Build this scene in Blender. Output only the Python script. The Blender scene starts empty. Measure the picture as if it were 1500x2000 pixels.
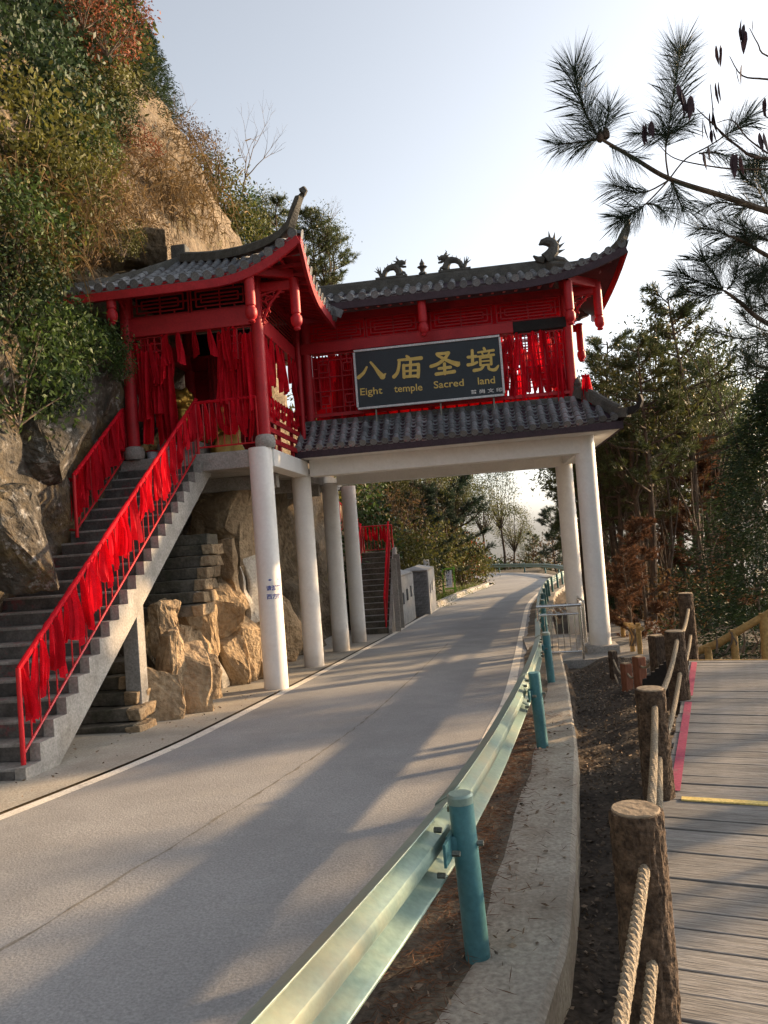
import bpy, bmesh, math, random
import numpy as np
from mathutils import Vector, Matrix, noise
random.seed(7); RNG = np.random.default_rng(11)
R = math.radians
scene = bpy.context.scene
COL = scene.collection

# ------------------------------------------------------------ camera
EYE = 2.0; FOC = 1500.0
PITCH = R(2.0); ROLL = math.atan(.075)
R0 = Vector((1, 0, 0)); U0 = Vector((0, -math.sin(PITCH), math.cos(PITCH))); FW = Vector((0, math.cos(PITCH), math.sin(PITCH)))
RR = math.cos(ROLL)*R0 - math.sin(ROLL)*U0
UU = math.sin(ROLL)*R0 + math.cos(ROLL)*U0
CAM = Vector((0, 0, EYE))
cd = bpy.data.cameras.new('camera'); cam = bpy.data.objects.new('camera', cd); COL.objects.link(cam)
cd.sensor_fit = 'VERTICAL'; cd.sensor_height = 32; cd.lens = 24; cd.clip_end = 3000; cd.clip_start = .05
cam.matrix_world = Matrix(((RR.x, UU.x, -FW.x, CAM.x), (RR.y, UU.y, -FW.y, CAM.y), (RR.z, UU.z, -FW.z, CAM.z), (0, 0, 0, 1)))
scene.camera = cam

# ------------------------------------------------------------ sky, sun, exposure
SUN_AZ = R(66); SUN_EL = R(14.5)          # azimuth clockwise from +Y
w = bpy.data.worlds.new('World'); scene.world = w; w.use_nodes = True
nt = w.node_tree; bg = nt.nodes['Background']
sky = nt.nodes.new('ShaderNodeTexSky'); sky.sky_type = 'NISHITA'; sky.sun_disc = False
sky.sun_elevation = SUN_EL; sky.sun_rotation = SUN_AZ
sky.air_density = 1.0; sky.dust_density = 3.5; sky.ozone_density = 1.2; sky.altitude = 400
hs = nt.nodes.new('ShaderNodeHueSaturation'); hs.inputs['Saturation'].default_value = .38; nt.links.new(sky.outputs[0], hs.inputs['Color'])
nt.links.new(hs.outputs[0], bg.inputs[0]); bg.inputs[1].default_value = 0.15
sl = bpy.data.lights.new('sun', 'SUN'); so = bpy.data.objects.new('sun', sl); COL.objects.link(so)
sl.energy = 5.0; sl.angle = R(1.5); sl.color = (1, .67, .36)
sd = Vector((math.sin(SUN_AZ)*math.cos(SUN_EL), math.cos(SUN_AZ)*math.cos(SUN_EL), math.sin(SUN_EL)))
so.rotation_euler = sd.to_track_quat('Z', 'Y').to_euler(); so.location = (30, 20, 30)
scene.view_settings.view_transform = 'Standard'; scene.view_settings.look = 'None'
scene.view_settings.exposure = 1.16; scene.view_settings.gamma = 1
scene.render.engine = 'CYCLES'
scene.cycles.max_bounces = 6; scene.cycles.diffuse_bounces = 3; scene.cycles.transparent_max_bounces = 4
scene.cycles.use_denoising = True
try: scene.cycles.denoiser = 'OPENIMAGEDENOISE'
except Exception: pass

# ------------------------------------------------------------ pixel helpers (photo 1500x2000)
def ray(x, y): return FW + (x-750)/FOC*RR - (y-1000)/FOC*UU
def at(x, y, Y):
    d = ray(x, y); return CAM + d*(Y/d.y)
def zr(Y):
    Y = max(Y, -8); return EYE - (1.79 + .0455*min(Y, 22) + max(0, min(Y-22, 34))*.025)
def gpt(x, y):
    d = ray(x, y); lo, hi = .5, 200
    for i in range(50):
        m = (lo+hi)/2; P = CAM + d*(m/d.y)
        if P.z > zr(m): lo = m
        else: hi = m
    return CAM + d*(lo/d.y)
TH = R(7.3); EX = Vector((math.cos(TH), -math.sin(TH), 0)); EY = Vector((math.sin(TH), math.cos(TH), 0))
GB = Vector((-1.66, 15.87, 0))
def G(gx, gy, z): return GB + gx*EX + gy*EY + Vector((0, 0, z))
def on_gy(x, y, gy):
    d = ray(x, y); t = (GB + gy*EY - CAM).dot(EY)/d.dot(EY); P = CAM + t*d; return (P-GB).dot(EX), P.z
def on_gx(x, y, gx):
    d = ray(x, y); t = (GB + gx*EX - CAM).dot(EX)/d.dot(EX); P = CAM + t*d; return (P-GB).dot(EY), P.z

# ------------------------------------------------------------ materials
MATS = {}
def mk(name, c1, c2, scale=4., rough=.8, bump=.15, bscale=None, metal=0., spec=.3, rand=0., fine=.25, stain=None, stain_scale=1., stain_amt=.5,
       stretch=None, trans=0., island=0., wear=None, wear_amt=.5, wear_scale=3., world=False, bdist=.02, dirt=None):
    m = bpy.data.materials.new(name); m.use_nodes = True; n = m.node_tree.nodes; L = m.node_tree.links
    b = n['Principled BSDF']; out = n['Material Output']
    if world:
        g = n.new('ShaderNodeNewGeometry'); co = g.outputs['Position']
    else:
        tc = n.new('ShaderNodeTexCoord'); co = tc.outputs['Object']
    if stretch:
        mp = n.new('ShaderNodeMapping'); mp.inputs['Scale'].default_value = stretch; L.new(co, mp.inputs[0]); co = mp.outputs[0]
    nz = n.new('ShaderNodeTexNoise'); nz.inputs['Scale'].default_value = scale; nz.inputs['Detail'].default_value = 6; nz.inputs['Roughness'].default_value = .62
    L.new(co, nz.inputs['Vector'])
    cr = n.new('ShaderNodeValToRGB'); cr.color_ramp.elements[0].position = .32; cr.color_ramp.elements[1].position = .68
    cr.color_ramp.elements[0].color = (*c1, 1); cr.color_ramp.elements[1].color = (*c2, 1); L.new(nz.outputs[0], cr.inputs[0])
    col = cr.outputs[0]
    def mix(kind, fac, a, bcol):
        x = n.new('ShaderNodeMix'); x.data_type = 'RGBA'; x.blend_type = kind
        if isinstance(fac, float): x.inputs[0].default_value = fac
        else: L.new(fac, x.inputs[0])
        L.new(a, x.inputs[6])
        if isinstance(bcol, tuple): x.inputs[7].default_value = (*bcol, 1)
        else: L.new(bcol, x.inputs[7])
        return x.outputs[2]
    nf = n.new('ShaderNodeTexNoise'); nf.inputs['Scale'].default_value = (bscale or scale*9); nf.inputs['Detail'].default_value = 5; L.new(co, nf.inputs['Vector'])
    if fine:
        fr = n.new('ShaderNodeMapRange'); fr.inputs[1].default_value = .3; fr.inputs[2].default_value = .7; fr.inputs[3].default_value = 1-fine; fr.inputs[4].default_value = 1+fine
        L.new(nf.outputs[0], fr.inputs[0]); x = n.new('ShaderNodeVectorMath'); x.operation = 'SCALE'; L.new(col, x.inputs[0]); L.new(fr.outputs[0], x.inputs[3]); col = x.outputs[0]
    for (sc, cc, am, lo, hi) in ([(stain_scale, stain, stain_amt, .48, .66)] if stain else []) + ([(wear_scale, wear, wear_amt, .56, .64)] if wear else []):
        ns = n.new('ShaderNodeTexNoise'); ns.inputs['Scale'].default_value = sc; ns.inputs['Detail'].default_value = 8; ns.inputs['Roughness'].default_value = .7; L.new(co, ns.inputs['Vector'])
        mr = n.new('ShaderNodeMapRange'); mr.inputs[1].default_value = lo; mr.inputs[2].default_value = hi; mr.inputs[3].default_value = 0; mr.inputs[4].default_value = am
        L.new(ns.outputs[0], mr.inputs[0]); col = mix('MIX', mr.outputs[0], col, cc)
    if dirt:
        sx = n.new('ShaderNodeSeparateXYZ'); L.new(co, sx.inputs[0]); nd = n.new('ShaderNodeTexNoise'); nd.inputs['Scale'].default_value = 5; nd.inputs['Detail'].default_value = 7; L.new(co, nd.inputs['Vector'])
        a1 = n.new('ShaderNodeMath'); a1.operation = 'MULTIPLY_ADD'; a1.inputs[1].default_value = 1.1; L.new(nd.outputs[0], a1.inputs[0]); a2 = n.new('ShaderNodeMath'); a2.operation = 'MULTIPLY'; a2.inputs[1].default_value = -1.5; L.new(sx.outputs[2], a2.inputs[0]); L.new(a2.outputs[0], a1.inputs[2])
        mr = n.new('ShaderNodeMapRange'); mr.inputs[1].default_value = .62; mr.inputs[2].default_value = 1.5; mr.inputs[4].default_value = .6; L.new(a1.outputs[0], mr.inputs[0]); col = mix('MIX', mr.outputs[0], col, dirt)
    if rand:
        oi = n.new('ShaderNodeObjectInfo'); mr = n.new('ShaderNodeMapRange'); mr.inputs[3].default_value = 1-rand; mr.inputs[4].default_value = 1+rand
        L.new(oi.outputs['Random'], mr.inputs[0]); x = n.new('ShaderNodeVectorMath'); x.operation = 'SCALE'; L.new(col, x.inputs[0]); L.new(mr.outputs[0], x.inputs[3]); col = x.outputs[0]
    if island:
        g2 = n.new('ShaderNodeNewGeometry'); mr = n.new('ShaderNodeMapRange'); mr.inputs[3].default_value = 1-island; mr.inputs[4].default_value = 1+island
        L.new(g2.outputs['Random Per Island'], mr.inputs[0]); x = n.new('ShaderNodeVectorMath'); x.operation = 'SCALE'; L.new(col, x.inputs[0]); L.new(mr.outputs[0], x.inputs[3]); col = x.outputs[0]
    L.new(col, b.inputs['Base Color']); b.inputs['Roughness'].default_value = rough; b.inputs['Metallic'].default_value = metal
    b.inputs['Specular IOR Level'].default_value = spec
    if bump:
        bp = n.new('ShaderNodeBump'); bp.inputs['Strength'].default_value = bump; bp.inputs['Distance'].default_value = bdist
        L.new(nf.outputs[0], bp.inputs['Height']); L.new(bp.outputs[0], b.inputs['Normal'])
    if trans:
        t = n.new('ShaderNodeBsdfTranslucent'); L.new(col, t.inputs[0]); ms = n.new('ShaderNodeMixShader'); ms.inputs[0].default_value = trans
        L.new(b.outputs[0], ms.inputs[1]); L.new(t.outputs[0], ms.inputs[2]); L.new(ms.outputs[0], out.inputs['Surface'])
    MATS[name] = m; return m

mk('road', (.245, .245, .246), (.315, .315, .315), .6, .85, .25, 60, stain=(.18, .18, .18), stain_scale=.45, stain_amt=.5, fine=.2, wear=(.34, .33, .31), wear_amt=.35, wear_scale=1.3, world=True)
mk('line', (.62, .58, .52), (.72, .69, .62), 5, .8, .1, 60, wear=(.36, .34, .31), wear_amt=.8, wear_scale=4, world=True)
mk('apron', (0.3116, 0.2870, 0.2460), (0.3854, 0.3608, 0.3116), 1.5, .9, .25, 50, stain=(.24, .21, .17), stain_scale=.9, stain_amt=.6, world=True)
mk('kerb', (0.3060, 0.2720, 0.2253), (0.4080, 0.3740, 0.3187), 2.5, .9, .35, 40, stain=(.22, .18, .14), stain_scale=1.4, stain_amt=.7, world=True)
mk('soil', (0.0338, 0.0263, 0.0203), (0.0900, 0.0690, 0.0510), 3, .95, .9, 26, fine=.5, world=True)
mk('dirt', (0.0750, 0.0600, 0.0450), (0.1650, 0.1350, 0.0975), 2.5, .95, .8, 30, fine=.4, stain=(.05, .04, .032), stain_scale=2.2, stain_amt=.8, world=True)
mk('jointdirt', (.15, .14, .125), (.22, .21, .19), 3, .9, .2, 40, world=True)
mk('terrain', (0.0375, 0.0315, 0.0195), (0.0825, 0.0638, 0.0375), 1.2, .95, .8, 12, fine=.4, world=True)
mk('concrete', (0.2460, 0.2337, 0.2173), (0.3444, 0.3280, 0.3034), 2.5, .88, .3, 35, stain=(.15, .14, .12), stain_scale=2.2, stain_amt=.55, world=True)
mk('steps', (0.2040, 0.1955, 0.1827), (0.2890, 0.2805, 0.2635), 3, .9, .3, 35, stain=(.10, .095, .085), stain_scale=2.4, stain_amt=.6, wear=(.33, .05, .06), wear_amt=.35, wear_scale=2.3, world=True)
mk('riser', (.055, .052, .05), (.12, .115, .108), 4, .9, .3, 35, stain=(.035, .033, .03), stain_scale=2.4, stain_amt=.5, wear=(.26, .03, .045), wear_amt=.45, wear_scale=3.1, world=True)  # dark tone paints in the shade on step fronts, plus soot and red splashes
mk('oldstep', (.07, .063, .052), (.17, .15, .12), 3, .95, .8, 22, stain=(.05, .055, .03), stain_scale=2, stain_amt=.6, world=True)
mk('white', (0.7178, 0.7081, 0.6887), (0.7760, 0.7663, 0.7469), 2, .55, .04, 20, fine=.04, stain=(.60, .56, .50), stain_scale=1.3, stain_amt=.25, wear=(.55, .50, .44), wear_amt=.15, wear_scale=4.5, dirt=(.33, .28, .22))
mk('red', (0.3400, 0.0102, 0.0187), (0.4420, 0.0187, 0.0255), 3, .5, .1, 30, fine=.15, stain=(.25, .012, .016), stain_scale=2.5, stain_amt=.5)
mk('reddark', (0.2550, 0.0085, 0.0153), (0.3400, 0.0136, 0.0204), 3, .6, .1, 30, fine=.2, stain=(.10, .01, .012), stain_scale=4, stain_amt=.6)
mk('ironred', (.45, .012, .02), (.55, .02, .028), 8, .38, .05, 60, fine=.1)
mk('cloth', (0.5512, 0.0076, 0.0210), (0.7413, 0.0133, 0.0323), 5, .75, .12, 60, fine=.15, rand=.25, trans=.38, spec=.15)
mk('tile', (0.1186, 0.1248, 0.1342), (0.2122, 0.2215, 0.2340), 14, .8, .4, 60, rand=.28, fine=.3, stain=(.10, .103, .10), stain_scale=9, stain_amt=.55, spec=.25)
mk('tilered', (0.1680, 0.1640, 0.1720), (0.2720, 0.2760, 0.2880), 14, .8, .4, 60, rand=.25, fine=.3, wear=(.42, .03, .05), wear_amt=.75, wear_scale=5)
mk('ridge', (0.0553, 0.0553, 0.0520), (0.1105, 0.1092, 0.1008), 5, .9, .5, 40, stain=(.07, .068, .055), stain_scale=3, stain_amt=.6)
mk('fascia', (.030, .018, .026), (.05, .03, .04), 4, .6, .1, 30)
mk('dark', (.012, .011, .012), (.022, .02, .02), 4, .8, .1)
mk('signblack', (.010, .016, .022), (.016, .024, .032), 2, .42, .03, 30, fine=.1, spec=.3)
mk('signframe', (0.4000, 0.4160, 0.4320), (0.4800, 0.4960, 0.5120), 6, .45, .03, 40, metal=.2)
mk('gold', (.46, .34, .09), (.56, .42, .13), 6, .55, .08, 40, fine=.12)
mk('goldleaf', (0.3300, 0.1920, 0.0300), (0.4200, 0.2700, 0.0600), 9, .32, .2, 30, metal=.75, fine=.2)
mk('whiteprint', (.6, .6, .6), (.7, .7, .7), 6, .6, 0)
mk('blueprint', (.04, .06, .28), (.06, .09, .34), 6, .6, 0)
mk('teal', (.055, .165, .19), (.085, .215, .235), 6, .45, .08, 45, fine=.12, stain=(.08, .20, .20), stain_scale=5, stain_amt=.4)
mk('tealrail', (.17, .27, .25), (.27, .345, .29), 2.5, .38, .05, 40, fine=.1, stain=(.36, .33, .23), stain_scale=1.2, stain_amt=.65, metal=.25, spec=.5)  # beige patches paint the sun's yellow tint onto the teal beams
mk('steel', (.50, .50, .50), (.62, .62, .62), 10, .25, .02, 60, metal=.95)
mk('bolt', (.10, .11, .10), (.20, .20, .17), 20, .5, .1, metal=.6)
mk('wood', (.150, .144, .136), (.255, .247, .236), 3, .85, .35, 14, stretch=(1.2, 14, 14), rand=.16, fine=.28, stain=(.11, .095, .08), stain_scale=2.2, stain_amt=.5)
mk('yellow', (.62, .46, .14), (.72, .56, .20), 8, .7, .1, wear=(.3, .25, .18), wear_amt=.6)
mk('magenta', (0.3040, 0.0400, 0.0880), (0.3680, 0.0640, 0.1120), 5, .8, .1, wear=(.22, .14, .13), wear_amt=.8, wear_scale=6)
mk('bark', (.030, .021, .015), (.10, .07, .05), 16, .95, 1.0, 45, stretch=(1, 1, .45), fine=.55)
mk('barklog', (.040, .026, .017), (.13, .088, .058), 22, .95, .7, 70, fine=.5, stain=(.018, .013, .010), stain_scale=14, stain_amt=.6)
mk('barkpine', (.05, .036, .027), (.12, .09, .066), 6, .95, .9, 22, stretch=(1, 1, .35), fine=.4)
mk('twig', (.10, .075, .055), (.19, .15, .115), 6, .9, .3, 30)
mk('endgrain', (.20, .15, .10), (.32, .25, .17), 8, .9, .4, 40)
mk('postred', (.14, .05, .028), (.22, .085, .045), 5, .75, .3, 30, stretch=(1, 1, .3))
mk('logyellow', (.32, .20, .07), (.44, .29, .11), 4, .7, .3, 30)
mk('rope', (0.2232, 0.1798, 0.1240), (0.3100, 0.2604, 0.1922), 30, .95, .5, 160, fine=.3)
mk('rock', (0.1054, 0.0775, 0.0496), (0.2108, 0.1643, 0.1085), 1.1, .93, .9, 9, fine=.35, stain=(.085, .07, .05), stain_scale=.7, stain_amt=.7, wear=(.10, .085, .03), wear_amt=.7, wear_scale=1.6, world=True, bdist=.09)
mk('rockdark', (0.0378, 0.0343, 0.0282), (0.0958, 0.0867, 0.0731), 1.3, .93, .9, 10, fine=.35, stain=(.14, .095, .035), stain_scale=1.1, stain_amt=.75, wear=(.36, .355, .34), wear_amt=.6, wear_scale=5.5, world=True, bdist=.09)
mk('rockslab', (.26, .185, .11), (.40, .30, .19), 1.6, .92, .7, 12, fine=.25, stain=(.20, .14, .085), stain_scale=1.3, stain_amt=.6, world=True, bdist=.09)
mk('limeslab', (0.3840, 0.3520, 0.3040), (0.4640, 0.4320, 0.3760), 2, .85, .25, 25, world=True)
mk('brickgrey', (.17, .175, .18), (.28, .285, .29), 5, .9, .4, 40, rand=.2)
mk('blockwhite', (.30, .305, .305), (.40, .40, .40), 4, .9, .3, 40, stain=(.22, .22, .22), stain_scale=3, stain_amt=.5)
mk('greenpaint', (.16, .36, .03), (.22, .45, .05), 5, .5, .1)
mk('whiteboard', (.72, .72, .72), (.78, .78, .78), 5, .5, 0)
mk('purpleprint', (.13, .10, .30), (.16, .12, .34), 5, .6, 0)
mk('bucket', (.55, .55, .65), (.68, .66, .72), 9, .4, 0, wear=(.10, .08, .42), wear_amt=.9, wear_scale=11)
mk('blackpipe', (.012, .012, .013), (.025, .025, .026), 6, .4, .1)
mk('ember', (.45, .09, .02), (.55, .15, .03), 6, .6, .1)
# foliage
mk('leafgreen', (0.0240, 0.0480, 0.0112), (0.0680, 0.1080, 0.0280), 1.3, .55, 0, fine=0, island=.55, trans=.35, rand=.2)
mk('leafolive', (0.0506, 0.0594, 0.0149), (0.1148, 0.1113, 0.0304), 1.1, .6, 0, fine=0, island=.5, trans=.35, rand=.25)
mk('leafyellow', (0.0774, 0.0822, 0.0169), (0.1451, 0.1354, 0.0339), 1.3, .55, 0, fine=0, island=.4, trans=.4, rand=.15)
mk('leafred', (0.1425, 0.0375, 0.0165), (0.2475, 0.0825, 0.0375), 1.5, .65, 0, fine=0, island=.45, trans=.35, rand=.2)
mk('leafbrown', (0.0680, 0.0416, 0.0192), (0.1440, 0.0920, 0.0440), 1.3, .75, 0, fine=0, island=.5, trans=.3, rand=.25)
mk('leafdark', (.014, .030, .012), (.040, .066, .024), 1.3, .55, 0, fine=0, island=.5, trans=.25, rand=.2)
mk('needle', (.040, .062, .022), (.105, .12, .042), 1.0, .5, 0, fine=0, island=.4, trans=.25, rand=.2)
mk('needledark', (.022, .042, .028), (.045, .07, .04), 1.0, .5, 0, fine=0, island=.4, trans=.2)
mk('deadneedle', (0.0900, 0.0414, 0.0225), (0.1710, 0.0855, 0.0450), 1.3, .8, 0, fine=0, island=.4, trans=.25, rand=.2)
mk('drygrass', (0.1091, 0.0694, 0.0273), (0.1885, 0.1240, 0.0546), 1.0, .85, 0, fine=0, island=.4, trans=.35, rand=.2)
mk('grass', (.07, .11, .02), (.14, .17, .04), 1.0, .7, 0, fine=0, island=.4, trans=.3)
mk('deadleaf', (.085, .066, .05), (.27, .20, .14), 14, .85, 0, fine=0, island=.6)
mk('purpleleaf', (.035, .022, .030), (.07, .04, .045), 6, .7, 0, fine=0, island=.3, trans=.2)
M = MATS

# ------------------------------------------------------------ mesh helpers
class MB:
    def __init__(s): s.v = []; s.f = []
    def add(s, vs, fs):
        o = len(s.v); s.v += [tuple(p) for p in vs]; s.f += [tuple(i+o for i in f) for f in fs]; return s
    def box(s, c, sz, rot=None):
        c = Vector(c); hx, hy, hz = [q/2 for q in sz]
        ps = [Vector((a*hx, b*hy, d*hz)) for a in (-1, 1) for b in (-1, 1) for d in (-1, 1)]
        if rot: ps = [rot @ p for p in ps]
        return s.add([c+p for p in ps], [(0, 1, 3, 2), (4, 6, 7, 5), (0, 4, 5, 1), (2, 3, 7, 6), (0, 2, 6, 4), (1, 5, 7, 3)])
    def bar(s, a, b, w, h, up=(0, 0, 1)):
        a = Vector(a); b = Vector(b); d = (b-a); L = d.length; d.normalize(); u = Vector(up); r = d.cross(u)
        if r.length < 1e-4: r = d.cross(Vector((1, 0, 0)))
        r.normalize(); u = r.cross(d)
        rot = Matrix((r, d, u)).transposed(); return s.box((a+b)/2, (w, L, h), rot)
    def tube(s, pts, rad, n=8, cap=True, closed=False):
        pts = [Vector(p) for p in pts]; N = len(pts)
        if not hasattr(rad, '__len__'): rad = [rad]*N
        vs = []; prev = None
        for i, p in enumerate(pts):
            d = (pts[min(i+1, N-1)]-pts[max(i-1, 0)])
            if d.length < 1e-9: d = Vector((0, 0, 1))
            d.normalize()
            if prev is None:
                r = d.cross(Vector((0, 0, 1)))
                if r.length < .05: r = d.cross(Vector((0, 1, 0)))
            else: r = prev - d*prev.dot(d)
            r.normalize(); prev = r; u = r.cross(d)
            for k in range(n):
                a = 2*math.pi*k/n; vs.append(p + (r*math.cos(a)+u*math.sin(a))*rad[i])
        fs = [(i*n+k, i*n+(k+1) % n, (i+1)*n+(k+1) % n, (i+1)*n+k) for i in range(N-1) for k in range(n)]
        if cap: fs += [tuple(range(n))[::-1], tuple((N-1)*n+k for k in range(n))]
        return s.add(vs, fs)
    def lathe(s, prof, n=16, c=(0, 0, 0)):
        c = Vector(c); vs = []
        for (r, z) in prof:
            for k in range(n):
                a = 2*math.pi*k/n; vs.append(c+Vector((r*math.cos(a), r*math.sin(a), z)))
        fs = [(i*n+k, i*n+(k+1) % n, (i+1)*n+(k+1) % n, (i+1)*n+k) for i in range(len(prof)-1) for k in range(n)]
        fs += [tuple(range(n))[::-1], tuple((len(prof)-1)*n+k for k in range(n))]
        return s.add(vs, fs)
    def prism(s, poly, y0, y1, fr=None):
        # polygon in (x,z), extruded along y
        n = len(poly); vs = [Vector((p[0], y0, p[1])) for p in poly]+[Vector((p[0], y1, p[1])) for p in poly]
        if fr: vs = [fr @ v for v in vs]
        return s.add(vs, [tuple(range(n)), tuple(range(2*n-1, n-1, -1))]+[(i, i+n, (i+1) % n+n, (i+1) % n) for i in range(n)])
    def mesh(s, name, mat, smooth=False):
        me = bpy.data.meshes.new(name); me.from_pydata(s.v, [], s.f)
        if mat: me.materials.append(M[mat])
        bm = bmesh.new(); bm.from_mesh(me); bmesh.ops.recalc_face_normals(bm, faces=bm.faces); bm.to_mesh(me); bm.free()
        if smooth:
            me.polygons.foreach_set('use_smooth', [True]*len(me.polygons))
            try: me.set_sharp_from_angle(angle=R(38))
            except Exception: pass
        me.update(); return me
    def build(s, name, mat, parent=None, smooth=False, bevel=0):
        return obj(name, s.mesh(name, mat, smooth), parent, bevel)
def obj(name, me, parent=None, bevel=0):
    o = bpy.data.objects.new(name, me); COL.objects.link(o)
    if parent: o.parent = parent
    if bevel:
        b = o.modifiers.new('bevel', 'BEVEL'); b.width = bevel; b.segments = 2; b.limit_method = 'ANGLE'
    return o
def tag(o, label=None, cat=None, group=None, kind=None):
    if label: o['label'] = label
    if cat: o['category'] = cat
    if group: o['group'] = group
    if kind: o['kind'] = kind
    return o
def empty(name, loc=(0, 0, 0), rz=0, **k):
    o = bpy.data.objects.new(name, None); COL.objects.link(o); o.location = loc; o.rotation_euler = (0, 0, rz); o.empty_display_size = .2
    return tag(o, k.get('label'), k.get('cat'), k.get('group'), k.get('kind'))
def npmesh(name, V, F, mat, smooth=False):
    """V (n,3) array, F (m,k) array"""
    me = bpy.data.meshes.new(name); n = len(V); m, k = F.shape
    me.vertices.add(n); me.vertices.foreach_set('co', np.asarray(V, np.float32).ravel())
    me.loops.add(m*k); me.loops.foreach_set('vertex_index', F.astype(np.int32).ravel())
    me.polygons.add(m); me.polygons.foreach_set('loop_start', np.arange(0, m*k, k, dtype=np.int32)); me.polygons.foreach_set('loop_total', np.full(m, k, np.int32))
    if smooth: me.polygons.foreach_set('use_smooth', np.ones(m, bool))
    me.materials.append(M[mat]); me.update(calc_edges=True); me.validate(); return me
def place(me, name, parent, x, y, z, o):
    """object with column axes x,y,z at o"""
    ob = bpy.data.objects.new(name, me); COL.objects.link(ob)
    if parent: ob.parent = parent
    ob.matrix_local = Matrix(((x[0], y[0], z[0], o[0]), (x[1], y[1], z[1], o[1]), (x[2], y[2], z[2], o[2]), (0, 0, 0, 1)))
    return ob
def fbm(p, o=5): return noise.fractal(Vector(p), 1.0, 2.1, o)
def lerp(a, b, t): return a+(b-a)*t
def interp(x, tab): return float(np.interp(x, [t[0] for t in tab], [t[1] for t in tab]))
def sm(t): t = max(0, min(1, t)); return t*t*(3-2*t)

# ------------------------------------------------------------ ground, road
ROAD = [(-10.2, -12, -6.2, -12), (-8.2, -6, -3.9, -6), (-6.0, 0, -1.52, 0), (-4.75, 3.3, -.25, 3.3), (-3.44, 6.6, .72, 6.6), (-2.75, 8.6, 1.22, 8.6), (-2.31, 10.6, 1.7, 10.6), (-1.37, 15.6, 2.68, 15.6),
        (-.12, 22.5, 4.0, 22.5), (1.79, 31.6, 5.75, 31), (4.0, 41, 8.0, 39.5), (6.2, 48.5, 10.6, 48), (7.0, 54, 12.3, 55), (5.5, 59, 11.0, 64), (1, 63, 4, 70), (-10, 66, -10, 72)]
GT = [(-12, -5.6), (-6, -3.4), (0, -1.08), (2.2, -.20), (3.6, .35), (7.4, 1.36), (11.3, 2.28), (15.4, 3.05), (20, 3.95), (25, 4.95), (31, 6.3), (36, 7.5), (48, 11.2), (56, 13.0), (200, 20)]
LT = [(-12, -10.2), (-6, -8.2), (0, -6), (6.6, -3.44), (10.6, -2.31), (15.6, -1.37), (22.5, -.12), (31.6, 1.79), (41, 4.0), (48.5, 6.2), (54, 7), (200, 0)]
def catmull(P, sub=6):
    P = [np.array(p, float) for p in P]; out = []
    for i in range(len(P)-1):
        p0, p1, p2, p3 = P[max(i-1, 0)], P[i], P[i+1], P[min(i+2, len(P)-1)]
        for k in range(sub):
            t = k/sub; out.append(.5*((2*p1)+(-p0+p2)*t+(2*p0-5*p1+4*p2-p3)*t*t+(-p0+3*p1-3*p2+p3)*t**3))
    out.append(P[-1]); return out
RS = catmull(ROAD, 8)
def ribbon(a, b, name, mat, dz, parent=None):
    """strip between fractions a..b of road width (metres from the left edge when >1 not used)"""
    mb = MB()
    for r in RS:
        Lp = np.array(r[:2]); Rp = np.array(r[2:]); wd = np.linalg.norm(Rp-Lp)
        for q in (a, b):
            f = q/wd if q >= 0 else 1+q/wd
            p = Lp+(Rp-Lp)*f; mb.v.append((p[0], p[1], zr(p[1])+dz))
    n = len(RS); mb.f = [(2*i, 2*i+1, 2*i+3, 2*i+2) for i in range(n-1)]
    return mb.build(name, mat, parent)
mb = MB(); NS = 9
for r in RS:
    Lp = np.array(r[:2]); Rp = np.array(r[2:])
    for k in range(NS):
        p = Lp+(Rp-Lp)*k/(NS-1); mb.v.append((p[0], p[1], zr(p[1])))
mb.f = [(i*NS+k, i*NS+k+1, (i+1)*NS+k+1, (i+1)*NS+k) for i in range(len(RS)-1) for k in range(NS-1)]
road = tag(mb.build('road', 'road', None, True), kind='structure')
tag(ribbon(.02, .16, 'edge_line', 'line', .004, None), kind='structure')
tag(ribbon(-.26, -.12, 'edge_line', 'line', .004, None), kind='structure')
# hairline joint along the middle, wandering a little
mb = MB(); P = []
for i in range(240):
    t = i/239*.50; r = RS[int(t*(len(RS)-1))]; r2 = RS[int(t*(len(RS)-1))+1]; f = t*(len(RS)-1) % 1
    q = np.array(r)*(1-f)+np.array(r2)*f; c = q[:2]+(q[2:]-q[:2])*(.52+.006*noise.noise(Vector((i*.3, 0, 0))))
    P.append(c)
for i, c in enumerate(P):
    wd = max(.002, .009+.022*noise.noise(Vector((i*.45, 3, 0)))); mb.v += [(c[0]-wd, c[1], zr(c[1])+.003), (c[0]+wd, c[1], zr(c[1])+.003)]
mb.f = [(2*i, 2*i+1, 2*i+3, 2*i+2) for i in range(len(P)-1)]
tag(mb.build('road_joint', 'jointdirt'), kind='structure')

def terrain(X, Y):
    L = interp(Y, LT); g = interp(Y, GT); z0 = zr(Y)
    if Y > 62: z0 -= min(.45*max(0, Y-72), 70)
    if X < L:
        s = L-X
        if Y > 24: h = z0-.05+min(1.15*max(0, s-1.6), 10+.1*s)*sm((Y-24)/5)*(1-sm((Y-66)/14))
        else: h = z0-.03+min(1.3*max(0, s-7), 14)
        return h+(.25*fbm((X*.3, Y*.3, 1))*min(1, max(0, s-1.6)) if Y > 24 else 0)
    if X <= g+.3: return z0-.07
    s = X-g-.3
    h = z0-.42
    h -= max(0, s-5)*.28 if s < 60 else 55*.28
    if Y > 24: h -= max(0, min(s, 5)-.4)*.15
    return h
xs = np.unique(np.concatenate([np.linspace(-400, -60, 10), np.linspace(-60, -12, 18), np.linspace(-12, -4, 20), np.linspace(-4, 6, 90), np.linspace(6, 20, 36), np.linspace(20, 80, 20), np.linspace(80, 600, 10)]))
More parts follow.
